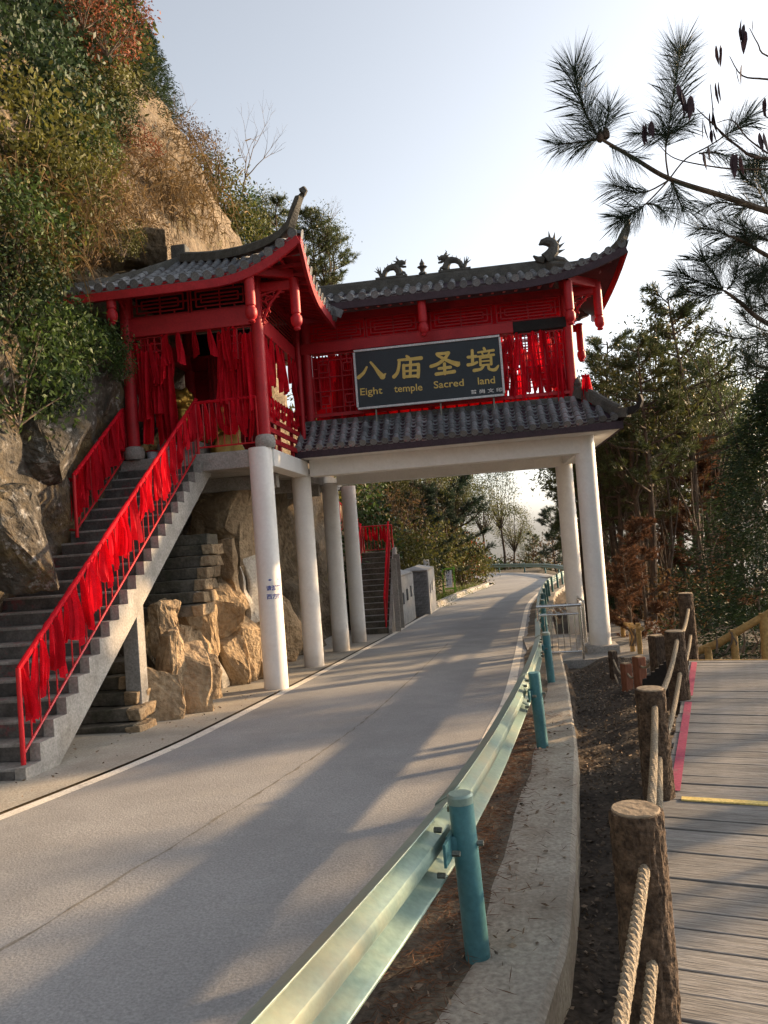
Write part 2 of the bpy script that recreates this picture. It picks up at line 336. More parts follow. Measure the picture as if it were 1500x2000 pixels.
ys = np.unique(np.concatenate([np.linspace(-60, -6, 10), np.linspace(-6, 18, 150), np.linspace(18, 40, 50), np.linspace(40, 90, 40), np.linspace(90, 900, 14)]))
V = np.array([(x, y, terrain(x, y)) for y in ys for x in xs]); nx = len(xs); ny = len(ys)
I = np.array([(j*nx+i, j*nx+i+1, (j+1)*nx+i+1, (j+1)*nx+i) for j in range(ny-1) for i in range(nx-1)])
gm = npmesh('ground', V, I, 'terrain', True); gm.materials.append(M['soil'])
cx = V[I].mean(1); gxs = np.array([interp(y, GT) for y in cx[:, 1]])
gm.polygons.foreach_set('material_index', ((cx[:, 0] > gxs-.3) & (cx[:, 0] < gxs+9) & (cx[:, 1] < 40)).astype(np.int32))
tag(obj('ground', gm), kind='structure')
def soil_z(X, Y):
    s_ = X-interp(Y, GT)-.3
    h = zr(Y)-.20+.07*fbm((X*1.1, Y*1.1, 5), 4)+.022*fbm((X*6, Y*6, 2), 3)+.07*sm((s_-.1)/.7)
    if Y < 14: h += .17*math.exp(-((s_-.85)/.5)**2)*sm((Y-6.5)/4)
    return h
sy = np.arange(-2, 15.2, .09); sq = np.arange(.0, 4.6, .09)
V = np.array([(interp(y, GT)+.3+q, y, soil_z(interp(y, GT)+.3+q, y)) for y in sy for q in sq]); nq = len(sq)
I = np.array([(j*nq+i, j*nq+i+1, (j+1)*nq+i+1, (j+1)*nq+i) for j in range(len(sy)-1) for i in range(nq-1)])
tag(obj('soil_bank', npmesh('soil_bank', V, I, 'soil', True)), kind='structure')
# concrete apron on the left of the road
mb = MB(); AP = [r for r in RS if -7 < r[1] < 26]
for r in AP:
    Lx, Ly = r[0], r[1]
    for k in range(5):
        x = Lx-.03-k*1.15; mb.v.append((x, Ly, zr(Ly)+.012+.006*k))
mb.f = [(i*5+k, i*5+k+1, (i+1)*5+k+1, (i+1)*5+k) for i in range(len(AP)-1) for k in range(4)]
tag(mb.build('roadside_apron', 'apron'), kind='structure')
# verge kerb on the left beyond the boxes
mb = MB(); KP = [r for r in RS if 30.5 < r[1] < 50]
for r in KP:
    for (dx, dz) in ((-.02, -.05), (-.02, .2), (-.22, .22), (-.22, -.05)): mb.v.append((r[0]+dx, r[1], zr(r[1])+dz))
mb.f = [(i*4+k, i*4+(k+1) % 4, (i+1)*4+(k+1) % 4, (i+1)*4+k) for i in range(len(KP)-1) for k in range(4)]+[(0, 1, 2, 3)]
tag(mb.build('verge_kerb', 'concrete'), kind='structure')
# concrete strip carrying the guardrail
mb = MB(); yy = np.arange(-3, 56, .25)
for y in yy:
    g = interp(y, GT); z = zr(y); j = .05*fbm((y*1.3, 7, 0)); rr = .20+.02*fbm((y*.8, 3, 1))
    rr = interp(y, [(-3, .34), (3.1, .345), (4.5, .36), (7.1, .32), (11.3, .21), (14.4, .24), (60, .22)])+.006*fbm((y*2, 3, 1))
    for (x, dz) in ((g-.13+j, -.1), (g-.10+j, .02), (g-.05, .035+.008*fbm((y*2, 1, 1))), (g+rr-.03, .045), (g+rr, .02), (g+rr+.01, -.45)): mb.v.append((x, y, z+dz))
mb.f = [(i*6+k, i*6+k+1, (i+1)*6+k+1, (i+1)*6+k) for i in range(len(yy)-1) for k in range(5)]
tag(mb.build('guardrail_kerb', 'kerb', None, True), kind='structure')

mb = MB()
for y in yy:
    g = interp(y, GT); z = zr(y); rx = float(np.interp(y, [r[3] for r in RS[:90]], [r[2] for r in RS[:90]]))
    for q in range(6):
        x = lerp(rx-.04+.05*fbm((y*1.5, 2, 6)), g+.02, q/5); mb.v.append((x, y, z+.006+.03*math.sin(math.pi*q/5)*(1+.8*fbm((x*6, y*3, 1)))))
mb.f = [(i*6+k, i*6+k+1, (i+1)*6+k+1, (i+1)*6+k) for i in range(len(yy)-1) for k in range(5)]
tag(mb.build('dirt_verge', 'dirt', None, True), kind='structure')

# ------------------------------------------------------------ gate over the road (local frame: gx along facade, gy away)
gate = empty('temple_gate', GB, -TH, label='tall red gate tower with grey tiled roofs on white columns spanning the road', cat='gate')
def gz(gx, gy): return zr(G(gx, gy, 0).y)
def column(gx, gy, z1, r=.2):
    z0 = gz(gx, gy)-.3
    return MB().lathe([(r*1.03, z0), (r*1.02, z0+1), (r, (z0+z1)/2), (r*.985, z1)], 28, (gx, gy, 0)).build('column', 'white', gate, True)
colA = column(0, -2.87, 3.70); column(0, 0, 3.45); column(.02, 2.87, 3.45); column(.1, 5.0, 3.5); column(5.75, 0, 3.78); column((on_gy(1101, 898, 2.87)[0]+on_gy(1128, 1245, 2.87)[0])/2, 2.87, 3.45)
MB().box((5.75, 0, -.62), (.62, .6, .5)).build('column_footing', 'concrete', gate, bevel=.02)
MB().box((2.98, 0, 3.555), (5.5, .34, .34)).build('front_beam', 'white', gate, bevel=.008)
MB().box((2.98, 2.87, 3.555), (5.5, .34, .34)).build('rear_beam', 'white', gate, bevel=.008)
MB().box((5.75, 1.45, 3.56), (.3, 2.5, .3)).build('cross_beam', 'white', gate, bevel=.008)
MB().box((.04, -1.45, 3.54), (.32, 2.55, .30)).build('cross_beam', 'white', gate, bevel=.008)
MB().box((3.1, 1.4, 3.78), (6.0, 3.3, .10)).build('gate_floor', 'white', gate)
MB().box((-1.32, 1.1, 3.54), (2.45, 8.0, .30)).build('pavilion_floor', 'concrete', gate, bevel=.01)
for gy in (-1.3, .4, 2.4): MB().box((-1.3, gy, 3.26), (2.3, .22, .25)).build('floor_beam', 'concrete', gate)

# tile meshes (unit: along +Y 0..1, x right, z up)
def cover_tile(r=.064, end=False, mat='tile'):
    mb = MB(); n = 8; prof = [(0, 1.0), (.06, 1.06), (.08, 1.0), (1.04, .86)]
    for (y, s) in prof:
        for k in range(n+1):
            a = math.pi*k/n; mb.v.append((r*s*math.cos(a), y, r*s*math.sin(a)-.01))
    mb.f = [(i*(n+1)+k, i*(n+1)+k+1, (i+1)*(n+1)+k+1, (i+1)*(n+1)+k) for i in range(len(prof)-1) for k in range(n)]
    if end:
        c = [(r*1.1*math.cos(2*math.pi*k/14), -.03, r*1.1*math.sin(2*math.pi*k/14)) for k in range(14)]
        c2 = [(p[0], .05, p[2]) for p in c]; c3 = [(p[0]*.72, -.03, p[2]*.72) for p in c]; c4 = [(p[0]*.68, -.005, p[2]*.68) for p in c]
        o = len(mb.v); mb.v += c+c2+c3+c4
        mb.f += [(o+k, o+(k+1) % 14, o+14+(k+1) % 14, o+14+k) for k in range(14)]
        mb.f += [(o+k, o+(k+1) % 14, o+28+(k+1) % 14, o+28+k) for k in range(14)]
        mb.f += [(o+28+k, o+28+(k+1) % 14, o+42+(k+1) % 14, o+42+k) for k in range(14)]+[tuple(o+42+k for k in range(14))]
    else: mb.f.append(tuple(range(n+1)))
    return mb.mesh('cover_tile', mat, True)
def pan_tile(wd=.2, mat='tile'):
    mb = MB(); n = 5
    for (y, dz) in ((0, .018), (0, .006), (1.1, -.004)):
        for k in range(n+1):
            t = k/n*2-1; mb.v.append((wd/2*t, y, dz+.035*t*t-.03))
    mb.f = [(i*(n+1)+k, i*(n+1)+k+1, (i+1)*(n+1)+k+1, (i+1)*(n+1)+k) for i in range(2) for k in range(n)]
    return mb.mesh('pan_tile', mat, True)
def drip_tile(wd=.125, mat='tile'):
    p = [(-wd/2, .012), (-wd*.32, -.012), (0, -.02), (wd*.32, -.012), (wd/2, .012), (wd*.36, -.04), (wd*.16, -.052), (0, -.078), (-wd*.16, -.052), (-wd*.36, -.04)]
    return MB().prism(p, -.015, .015).mesh('drip_tile', mat)
TILES = {k: (cover_tile(mat=k), cover_tile(end=True, mat=k), pan_tile(mat=k), drip_tile(mat=k)) for k in ('tile', 'tilered')}
def frame(p0, p1, right):
    d = Vector(p1)-Vector(p0); L = d.length; d.normalize(); r = Vector(right); r = (r-d*r.dot(d)).normalized(); u = r.cross(d); return r, d, u, L
def resample(pts, step):
    pts = [Vector(p) for p in pts]; acc = [0]
    for i in range(1, len(pts)): acc.append(acc[-1]+(pts[i]-pts[i-1]).length)
    n = max(1, round(acc[-1]/step)); out = []
    for k in range(n+1):
        s = acc[-1]*k/n; i = max(j for j in range(len(acc)) if acc[j] <= s+1e-9); i = min(i, len(pts)-2)
        t = (s-acc[i])/max(1e-9, acc[i+1]-acc[i]); out.append(pts[i].lerp(pts[i+1], t))
    return out
def tile_run(roof, rows, right, step=.2, kinds=None, pans='join', panstep=.1, scale=1.):
    """rows: list of eave->top polylines; adjacent rows get a pan course between them"""
    pan_mb = MB()
    for i, row in enumerate(rows):
        k = kinds[i] if kinds else 'tile'; T = TILES[k]
        pts = resample(row, step)
        for j in range(len(pts)-1):
            r, d, u, L = frame(pts[j], pts[j+1], right); jit = random.uniform(-.02, .02)
            place(T[1] if j == 0 else T[0], 'cover_tile', roof, r*scale, d*L, u*scale, pts[j]+u*(.045+random.uniform(-.004, .004))+r*jit*.3)
        if i+1 < len(rows):
            a = resample(row, panstep); b = resample(rows[i+1], panstep); n = min(len(a), len(b))
            if n < 2: continue
            mid = [(a[j]+b[j])/2 for j in range(n)]; wd = (b[0]-a[0]).length
            r, d, u, L = frame(mid[0], mid[1], right)
            place(T[3], 'drip_tile', roof, r*scale, d*1., u*scale, mid[0]+u*.008+d*.015)
            for j in range(n-1):
                r, d, u, L = frame(mid[j], mid[j+1], right)
                if pans == 'each': place(T[2], 'pan_tile', roof, r*(wd*.86/.2), d*L, u, mid[j]+u*(.042+random.uniform(-.003, .003)))
                else:
                    for v in T[2].vertices: pan_mb.v.append(tuple(mid[j]+r*(v.co.x*wd*.86/.2)+d*(L*v.co.y)+u*(v.co.z+.020)))
                    o = len(pan_mb.v)-len(T[2].vertices); pan_mb.f += [tuple(o+q for q in p.vertices) for p in T[2].polygons]
    if pan_mb.f: tag(pan_mb.build('pan_tile_courses', 'tile', roof, True), kind='stuff')
def sheet(rows, name, mat, parent, thick=.05):
    n = min(len(r) for r in rows); rows = [resample(r, sum((Vector(r[i+1])-Vector(r[i])).length for i in range(len(r)-1))/10+1e-6)[:11] for r in rows]
    mb = MB(); m = len(rows); n = min(len(r) for r in rows)
    for r in rows:
        for p in r[:n]: mb.v.append((p[0], p[1], p[2]))
    mb.f = [(i*n+k, i*n+k+1, (i+1)*n+k+1, (i+1)*n+k) for i in range(m-1) for k in range(n-1)]
    o = mb.build(name, mat, parent, True); s = o.modifiers.new('s', 'SOLIDIFY'); s.thickness = thick; s.offset = 0; return o

# --- lower skirt roof
ez, tz = 3.86, 4.45
rows = []; kinds = []; NR = 29
for i in range(NR):
    gx = .16+i*(6.24-.16)/(NR-1); top = -.08 if gx < 5.72 else -.08-(gx-5.72)*1.1
    f = (top+.78)/.70; lift = .05*sm((gx-5.3)/1)
    rows.append([(gx, -.78, ez+lift), (gx, lerp(-.78, top, .5), ez+lift+(tz-ez)*f*.46), (gx, top, ez+lift*.4+(tz-ez)*f)])
    kinds.append('tilered' if (i < 6 or i in (10, 11, 24, 25)) else 'tile')
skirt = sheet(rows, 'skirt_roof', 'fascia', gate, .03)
tile_run(skirt, rows, (1, 0, 0), .19, kinds, 'each', .115)
rows2 = []
for i in range(15):
    gy = -.72+i*.25; t = max(0, min(1, (gy+.78)/.62)) if gy < 0 else 1
    gx1 = lerp(6.40, 5.85, t); rows2.append([(6.42, gy, ez+.03), (lerp(6.42, gx1, .5), gy, ez+.03+(tz-ez)*t*.45), (gx1-.001, gy, ez+.03+(tz-ez)*t)])
sk2 = sheet(rows2, 'skirt_roof', 'fascia', gate, .03)
tile_run(sk2, rows2, (0, 1, 0), .25, None, 'join', .25)
MB().bar((.08, -.735, 3.775), (6.36, -.735, 3.80), .05, .14).build('fascia_board', 'fascia', gate)
MB().bar((6.37, -.75, 3.80), (6.37, 3.2, 3.80), .05, .14).build('fascia_board', 'fascia', gate)
MB().prism([(5.5, 3.71), (6.33, 3.73), (6.33, 3.755), (5.5, 3.755)], -.70, 3.2).build('soffit', 'white', gate)
MB().prism([(.15, 3.72), (5.5, 3.72), (5.5, 3.75), (.15, 3.75)], -.70, -.17).build('soffit', 'white', gate)
# mortar bed along the top of the skirt and hip ridge with curled end
MB().bar((.1, -.05, 4.46), (5.75, -.05, 4.47), .16, .13).build('ridge_bed', 'ridge', gate, bevel=.03)
hp = [Vector((5.66, -.06, 4.60)), Vector((5.95, -.32, 4.42)), Vector((6.2, -.58, 4.16)), Vector((6.36, -.76, 4.02)), Vector((6.48, -.88, 4.0))]
mb = MB()
for a, b in zip(hp[:-1], hp[1:]): mb.bar(a, b+(b-a)*.06, .15, .17)
mb.tube([p+Vector((0, 0, .1)) for p in hp[:4]], .055, 8)
mb.build('hip_ridge', 'ridge', gate, True)
cur = [(0, 0), (.16, .02), (.30, .10), (.36, .22), (.33, .33), (.26, .36), (.30, .28), (.27, .2), (.2, .15), (.1, .15), (0, .14)]
fr = Matrix.Translation(Vector((6.44, -.84, 3.95))) @ Matrix.Rotation(R(-38), 4, 'Z')
MB().prism(cur, -.05, .05, fr).build('ridge_ornament', 'dark', gate, bevel=.012)
MB().lathe([(.10, 0), (.11, .05), (.07, .12), (.09, .18), (.05, .26), (.01, .32)], 10, (5.72, -.08, 4.58)).build('ridge_finial', 'ridge', gate, True)

# --- upper red storey of the gate
def hang_post(gx, gy, ztop, zbot, parent, r=.085):
    h = ztop-zbot
    return MB().lathe([(r*.92, 0+zbot), (r*.5, zbot-.0), (r*.75, zbot+.02), (r*.55, zbot+.05), (r*1.0, zbot+.09), (r*1.16, zbot+.13), (r*1.2, zbot+.19), (r*1.05, zbot+.24), (r*.8, zbot+.255), (r*.8, zbot+.275), (r*1.0, zbot+.29), (r*1.0, ztop)][1:], 18, (gx, gy, 0)).build('hanging_post', 'red', parent, True)
for gx, gy in ((.3, 0), (5.62, 0), (.3, 2.87), (5.62, 2.87)):
    MB().lathe([(.1, 3.8), (.1, 6.9)], 18, (gx, gy, 0)).build('red_post', 'red', gate, True)
MB().lathe([(.07, 3.8), (.07, 6.6)], 14, (2.8, .05, 0)).build('red_post', 'red', gate, True)
MB().bar((.2, -.02, 6.02), (4.55, -.02, 6.02), .16, .22).build('lintel', 'red', gate, bevel=.008)
MB().bar((4.55, -.02, 6.02), (5.62, -.02, 6.02), .15, .21).build('lintel', 'dark', gate, bevel=.008)
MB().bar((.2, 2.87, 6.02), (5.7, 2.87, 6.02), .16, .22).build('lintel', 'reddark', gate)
MB().bar((5.62, 0, 6.02), (5.62, 2.87, 6.02), .14, .2).build('lintel', 'red', gate)
MB().bar((.2, -.02, 6.62), (5.7, -.02, 6.62), .14, .14).build('eave_beam', 'reddark', gate)
MB().bar((.2, -.04, 4.62), (5.6, -.04, 4.62), .07, .06).build('sill_rail', 'red', gate)
def lattice(x0, x1, z0, z1, y, pat, name='lattice', mat='red', parent=gate, b=.022, axis='x'):
    mb = MB()
    def bar(a, c):
        if axis == 'x': mb.bar((a[0], y, a[1]), (c[0], y, c[1]), b, b) if abs(a[1]-c[1]) < 1e-6 else mb.bar((a[0], y, a[1]), (c[0], y, c[1]), b, b*1.02, (1, 0, 0))
        else: mb.bar((y, a[0], a[1]), (y, c[0], c[1]), b, b)
    W, H = x1-x0, z1-z0
    for z in (z0, z1): bar((x0, z), (x1, z))
    for x in (x0, x1): bar((x, z0), (x, z1))
    if pat == 'grid':
        nx = max(2, round(W/.13)); nz = max(2, round(H/.13))
        for i in range(1, nx): bar((x0+W*i/nx, z0), (x0+W*i/nx, z1))
        for i in range(1, nz): bar((x0, z0+H*i/nz), (x1, z0+H*i/nz))
    elif pat == 'key':
        m = .12
        for z in (z0+m, z1-m): bar((x0+m, z), (x1-m, z))
        for x in (x0+m, x1-m): bar((x, z0+m), (x, z1-m))
        for x in (x0+W*.36, x0+W*.64): bar((x, z0), (x, z1))
        for z in (z0+H*.38, z0+H*.62): bar((x0, z), (x1, z))
        for sx in (-1, 1):
            for sz in (-1, 1):
                cx_, cz_ = x0+W*.5+sx*W*.27, z0+H*.5+sz*H*.27; q = min(W, H)*.09
                for a, c in (((-q, -q), (q, -q)), ((q, -q), (q, q)), ((q, q), (-q, q)), ((-q, q), (-q, -q))): bar((cx_+a[0], cz_+a[1]), (cx_+c[0], cz_+c[1]))
                bar((cx_, z0 if sz < 0 else z1), (cx_, cz_+sz*q)); bar((x0 if sx < 0 else x1, cz_), (cx_+sx*q, cz_))
    elif pat == 'step':
        m = min(W, H)*.17
        for q in (1, 2):
            for z in (z0+m*q, z1-m*q): bar((x0+m*q*1.3, z), (x1-m*q*1.3, z))
            for x in (x0+m*q*1.3, x1-m*q*1.3): bar((x, z0+m*q), (x, z1-m*q))
        bar((x0+W/2, z0), (x0+W/2, z1)); bar((x0, z0+H/2), (x1, z0+H/2))
        for x in (x0+W*.25, x0+W*.75): bar((x, z0), (x, z0+m)); bar((x, z1), (x, z1-m))
    return mb.build(name, mat, parent)
lattice(.42, 1.36, 4.66, 5.88, -.02, 'key'); lattice(4.25, 4.9, 4.66, 5.88, -.02, 'grid'); lattice(4.9, 5.5, 4.66, 5.88, -.02, 'grid')
lattice(1.36, 4.25, 4.66, 5.88, 0.0, 'step')
for a, c in ((.4, 1.55), (1.6, 2.7), (2.92, 4.15), (4.25, 5.5)): lattice(a, c, 6.16, 6.54, -.02, 'step')
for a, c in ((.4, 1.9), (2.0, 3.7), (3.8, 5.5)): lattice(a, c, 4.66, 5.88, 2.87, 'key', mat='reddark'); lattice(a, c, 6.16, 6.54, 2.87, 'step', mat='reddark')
lattice(.1, 2.7, 4.66, 5.88, 5.62, 'key', axis='y', mat='red'); lattice(.1, 2.7, 6.16, 6.54, 5.62, 'step', axis='y', mat='red')
# red cloth backing the upper frieze and the wall behind the signboard
MB().box((2.95, .06, 6.35), (5.2, .012, .42)).build('frieze_panel', 'cloth', gate)
MB().box((.9, .16, 5.27), (1.0, .012, 1.22)).build('wall_panel', 'cloth', gate)
MB().box((2.95, .12, 4.57), (5.1, .012, .17)).build('wall_panel', 'cloth', gate)
MB().box((2.8, .09, 5.25), (2.9, .012, 1.25)).build('wall_panel', 'cloth', gate)
hang_post(2.80, -.58, 6.60, 5.90, gate); hang_post(5.62, -.58, 6.66, 5.82, gate); hang_post(6.25, 0, 6.75, 5.80, gate); hang_post(6.25, 2.87, 6.7, 5.8, gate)
for (a, c) in (((2.8, -.62, 6.52), (2.8, 0, 6.52)), ((5.62, -.62, 6.56), (5.62, 0, 6.56)), ((5.62, 0, 6.62), (6.3, 0, 6.62)), ((5.62, 2.87, 6.6), (6.3, 2.87, 6.6)), ((5.62, -.58, 6.72), (6.25, 0, 6.72))):
    MB().bar(a, c, .07, .16).build('bracket_beam', 'red', gate)
def carved(pts, y0, y1, fr, parent, mat='red'): return MB().prism(pts, y0, y1, fr).build('carved_bracket', mat, parent)
def scroll_bracket(o, rz, parent, s=1.):
    mb = MB(); fr = Matrix.Translation(Vector(o)) @ Matrix.Rotation(rz, 4, 'Z')
    def P(x, z): return fr @ Vector((x*s, 0, z*s))
    mb.tube([P(0, -.75), P(.05, -.55), P(.2, -.25), P(.42, -.02), P(.6, 0)], .028*s, 6)
    mb.tube([P(.0, -.7), P(.0, -.1), P(.5, .02)], .02*s, 5)
    for cx_, cz_, rr in ((.12, -.42, .07), (.2, -.2, .08), (.34, -.08, .07), (.1, -.15, .06), (.07, -.58, .04), (.45, -.02, .05)):
        mb.tube([P(cx_+rr*math.cos(a), cz_+rr*math.sin(a)) for a in np.linspace(0, 5.2, 11)], .016*s, 5)
    mb.tube([P(.06, -.5), P(.16, -.3), P(.1, -.22), P(.3, -.12)], .016*s, 5)
    return mb.build('scroll_bracket', 'red', parent, True)
scroll_bracket((5.7, 0, 6.55), 0, gate, .9); scroll_bracket((5.62, -.08, 6.5), R(-90), gate, .75); scroll_bracket((2.8, -.06, 6.48), R(-90), gate, .6)

# --- upper roof of the gate
RZ, RGY = 7.52, 1.43
def eave_gate(gx):
    q = sm((gx-4.5)/2.2)**1.3 if gx > 4.5 else 0
    q0 = max(0, min(1, (gx-4.5)/2.2))**2.2
    return Vector((gx, -.75-.16*q0, 6.74+.40*q0))
hipA, hipB = Vector((5.55, RGY, RZ)), eave_gate(6.7)
rows = []; NR = 26
for i in range(NR):
    gx = .42+i*(6.62-.42)/(NR-1); e = eave_gate(gx)
    t = 1 if gx <= 5.55 else max(.03, 1-(gx-5.55)/(6.72-5.55))
    zt = RZ if t >= 1 else e.z+(RZ-e.z)*t
    ty = lerp(e.y, RGY-.08, t); row = []
    for k in range(7):
        s = k/6; row.append(Vector((gx, lerp(e.y, ty, s), lerp(e.z, zt, .55*s+.45*s*s))))
    rows.append(row)
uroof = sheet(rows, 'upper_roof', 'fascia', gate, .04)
tile_run(uroof, rows, (1, 0, 0), .26, None, 'join', .16, 1.08)
back = [[Vector((p.x, 2*RGY-p.y, p.z)) for p in r] for r in rows]
br = sheet(back, 'rear_roof', 'fascia', gate, .04); tile_run(br, back[::2], (-1, 0, 0), .5, None, 'join', .5, 1.1)
side = []
for i in range(12):
    gy = -.85+i*(2*RGY+1.7)/11; t = 1-abs(gy-RGY)/(RGY+.88); t = max(.02, t)
    ex_ = 6.72-.12*math.sin(math.pi*i/11); ezz = 6.74+.40*(abs(gy-RGY)/(RGY+.9))**2.2
    tx = lerp(ex_, 5.55, t); zt = ezz+(RZ-ezz)*t
    side.append([Vector((lerp(ex_, tx, s), gy, lerp(ezz, zt, .55*s+.45*s*s))) for s in (0, .25, .5, .75, 1)])
sr = sheet(side, 'side_roof', 'fascia', gate, .04); tile_run(sr, side, (0, 1, 0), .3, None, 'join', .3, 1.08)
mb = MB()
for i in range(24):
    a, b = eave_gate(.3+i*6.4/24), eave_gate(.3+(i+1)*6.4/24); dn = Vector((0, .03, -.09)); mb.bar(a+dn, b+dn, .05, .15)
mb.build('fascia_board', 'fascia', gate)
mb = MB()
for i in range(11): mb.bar(side[i][0]+Vector((-.03, 0, -.09)), side[i+1][0]+Vector((-.03, 0, -.09)), .05, .15)
mb.build('fascia_board', 'red', gate)
mb = MB()
for i in range(23):
    gx = .45+i*.235; e = eave_gate(gx); MB().bar(e+Vector((0, .05, -.07)), (gx, .25, 6.86), .05, .05).build('rafter', 'red', gate)
# ridge and hip
MB().box((2.9, RGY, RZ+.09), (5.4, .17, .28)).build('roof_ridge', 'ridge', gate, bevel=.02)
MB().tube([(.2, RGY, RZ+.24), (5.6, RGY, RZ+.24)], .06, 10).build('ridge_cap', 'ridge', gate, True)
def upturn(pts, w0, w1, h0, h1, name, mat, parent):
    mb = MB(); P = catmull(pts, 6); n = len(P); vs = []
    for i, p in enumerate(P):
        t = i/(n-1); wd = lerp(w0, w1, t)/2; h = lerp(h0, h1, t); p = Vector(p)
        d = Vector(P[min(i+1, n-1)])-Vector(P[max(i-1, 0)]); d.normalize(); sdv = d.cross(Vector((0, 0, 1))).normalized(); up = sdv.cross(d)
        vs += [p-sdv*wd, p+sdv*wd, p+sdv*wd*.9+up*h*.8, p+sdv*wd*.4+up*h, p-sdv*wd*.4+up*h, p-sdv*wd*.9+up*h*.8]
    fs = [(i*6+k, i*6+(k+1) % 6, (i+1)*6+(k+1) % 6, (i+1)*6+k) for i in range(n-1) for k in range(6)]+[(0, 1, 2, 3, 4, 5), tuple((n-1)*6+k for k in range(6))]
    mb.add(vs, fs); return mb.build(name, mat, parent)
tx_, tz_ = on_gy(1221, 432, -1.0)
upturn([(5.5, RGY, RZ+.02), (5.9, .65, 7.22), (6.35, -.3, 7.02), (6.62, -.82, 7.12), (6.72, -.96, 7.34), (tx_, -1.06, tz_)], .19, .10, .24, .13, 'hip_ridge', 'ridge', gate)
upturn([(5.5, RGY, RZ+.02), (5.9, 2.2, 7.22), (6.35, 3.15, 7.02), (6.62, 3.7, 7.12), (6.72, 3.85, 7.34), (6.9, 3.95, 7.7)], .19, .10, .24, .13, 'hip_ridge', 'ridge', gate)
# dragons, pearl and phoenix on the ridge
def dragon(x0, flip):
    mb = MB(); s = -1 if flip else 1
    def P(x, z, y=0): return Vector((x0+s*x, RGY+y, RZ+.32+z))
    body = [P(.03, .10), P(.08, .02), P(.13, .05), P(.17, .14), P(.25, .20), P(.34, .22), P(.42, .2), P(.48, .1), P(.5, .02)]
    mb.tube(body, [.025, .05, .06, .06, .068, .078, .085, .08, .08], 8)
    for (a, b) in (((.06, .08), (-.04, .24)), ((.06, .06), (.0, .27)), ((.07, .05), (.06, .26)), ((.05, .1), (-.08, .18))): mb.tube([P(*a), P(*b)], [.03, .004], 5)
    for k in range(6):
        t = body[2+k]; mb.tube([t+Vector((0, 0, .03)), t+Vector((-s*.02, 0, .11))], [.02, .002], 4)
    head = P(.50, .28); mb.tube([P(.42, .2), P(.47, .29), P(.56, .30), P(.64, .27)], [.06, .07, .06, .035], 8)
    mb.tube([P(.5, .24), P(.58, .2), P(.65, .19)], [.04, .03, .02], 6)
    for q in (-.035, .035): mb.tube([P(.5, .33, q), P(.44, .40, q*1.6), P(.47, .44, q*2)], [.02, .014, .003], 5); mb.tube([P(.44, .3, q*2), P(.36, .33, q*2.6)], [.02, .003], 4)
    mb.tube([P(.62, .3), P(.66, .36)], [.02, .004], 4)
    mb.tube([P(.5, .1), P(.6, .06), P(.62, .0)], [.04, .03, .035], 6); mb.tube([P(.44, .1), P(.42, .02), P(.46, -.02)], [.035, .03, .03], 6)
    mb.box(P(.3, -.02), (.72, .12, .05))
    return mb.build('ridge_dragon', 'ridge', gate, True)
d1, _ = on_gy(737, 520, RGY); d2, _ = on_gy(912, 497, RGY)
dragon(d1, False); dragon(d2, True)
px_, _ = on_gy(824, 515, RGY)
MB().lathe([(.09, 0), (.09, .04), (.045, .07), (.06, .13), (.12, .17), (.05, .2), (.06, .25), (.03, .3), (.004, .36)], 8, (px_, RGY, RZ+.29)).build('ridge_pearl', 'ridge', gate, True)
mb = MB(); bx = 5.52
def P(x, z, y=0): return Vector((bx+x, RGY-.1+y, RZ+.26+z))
mb.tube([P(-.08, .0), P(.02, .06), P(.1, .16), P(.13, .28), P(.08, .36), P(-.02, .40), P(-.12, .39), P(-.19, .34)], [.15, .15, .135, .12, .115, .10, .07, .015], 9)
for k, (a, b) in enumerate((((.06, .38), (.04, .62)), ((.12, .36), (.17, .58)), ((.17, .30), (.31, .48)), ((.19, .22), (.36, .33)), ((.18, .13), (.36, .18)))): mb.tube([P(*a), P(*b)], [.05, .004], 5)
mb.tube([P(-.1, 0), P(-.25, .04), P(-.33, .12)], [.09, .06, .02], 6); mb.tube([P(.05, 0), P(.3, -.06), P(.42, -.16)], [.1, .07, .04], 6)
mb.build('ridge_phoenix', 'ridge', gate, True)

# --- signboard (hangs on the gate)
SGY = -.34
sx0, sz1 = on_gy(688, 687, SGY); sx1, sz1b = on_gy(975, 657, SGY); sx0b, sz0 = on_gy(703, 800, SGY); sx1b, sz0b = on_gy(985, 770, SGY)
SX0, SX1, SZ0, SZ1 = (sx0+sx0b)/2, (sx1+sx1b)/2, (sz0+sz0b)/2, (sz1+sz1b)/2
sign = empty('signboard', G((SX0+SX1)/2, SGY, SZ0), -TH, label='black signboard with gold characters in a pale metal frame on the gate', cat='sign')
SW, SH = SX1-SX0, SZ1-SZ0
MB().box((0, 0, SH/2), (SW-.05, .04, SH-.05)).build('board', 'signblack', sign)
mb = MB()
for a, b in (((-SW/2, 0), (SW/2, 0)), ((-SW/2, SH), (SW/2, SH))): mb.bar((a[0], -.01, a[1]), (b[0], -.01, b[1]), .07, .042)
for x in (-SW/2, SW/2): mb.bar((x, -.01, .03), (x, -.01, SH-.03), .07, .042, (1, 0, 0))
mb.build('frame', 'signframe', sign, bevel=.004)
mb = MB()
for x in (-1.1, .2, 1.25): mb.bar((x, .05, -.28), (x, .05, .2), .03, .03, (1, 0, 0)); mb.bar((x, .04, .3), (x, .38, .3), .03, .03)
mb.build('support_bracket', 'bolt', sign)
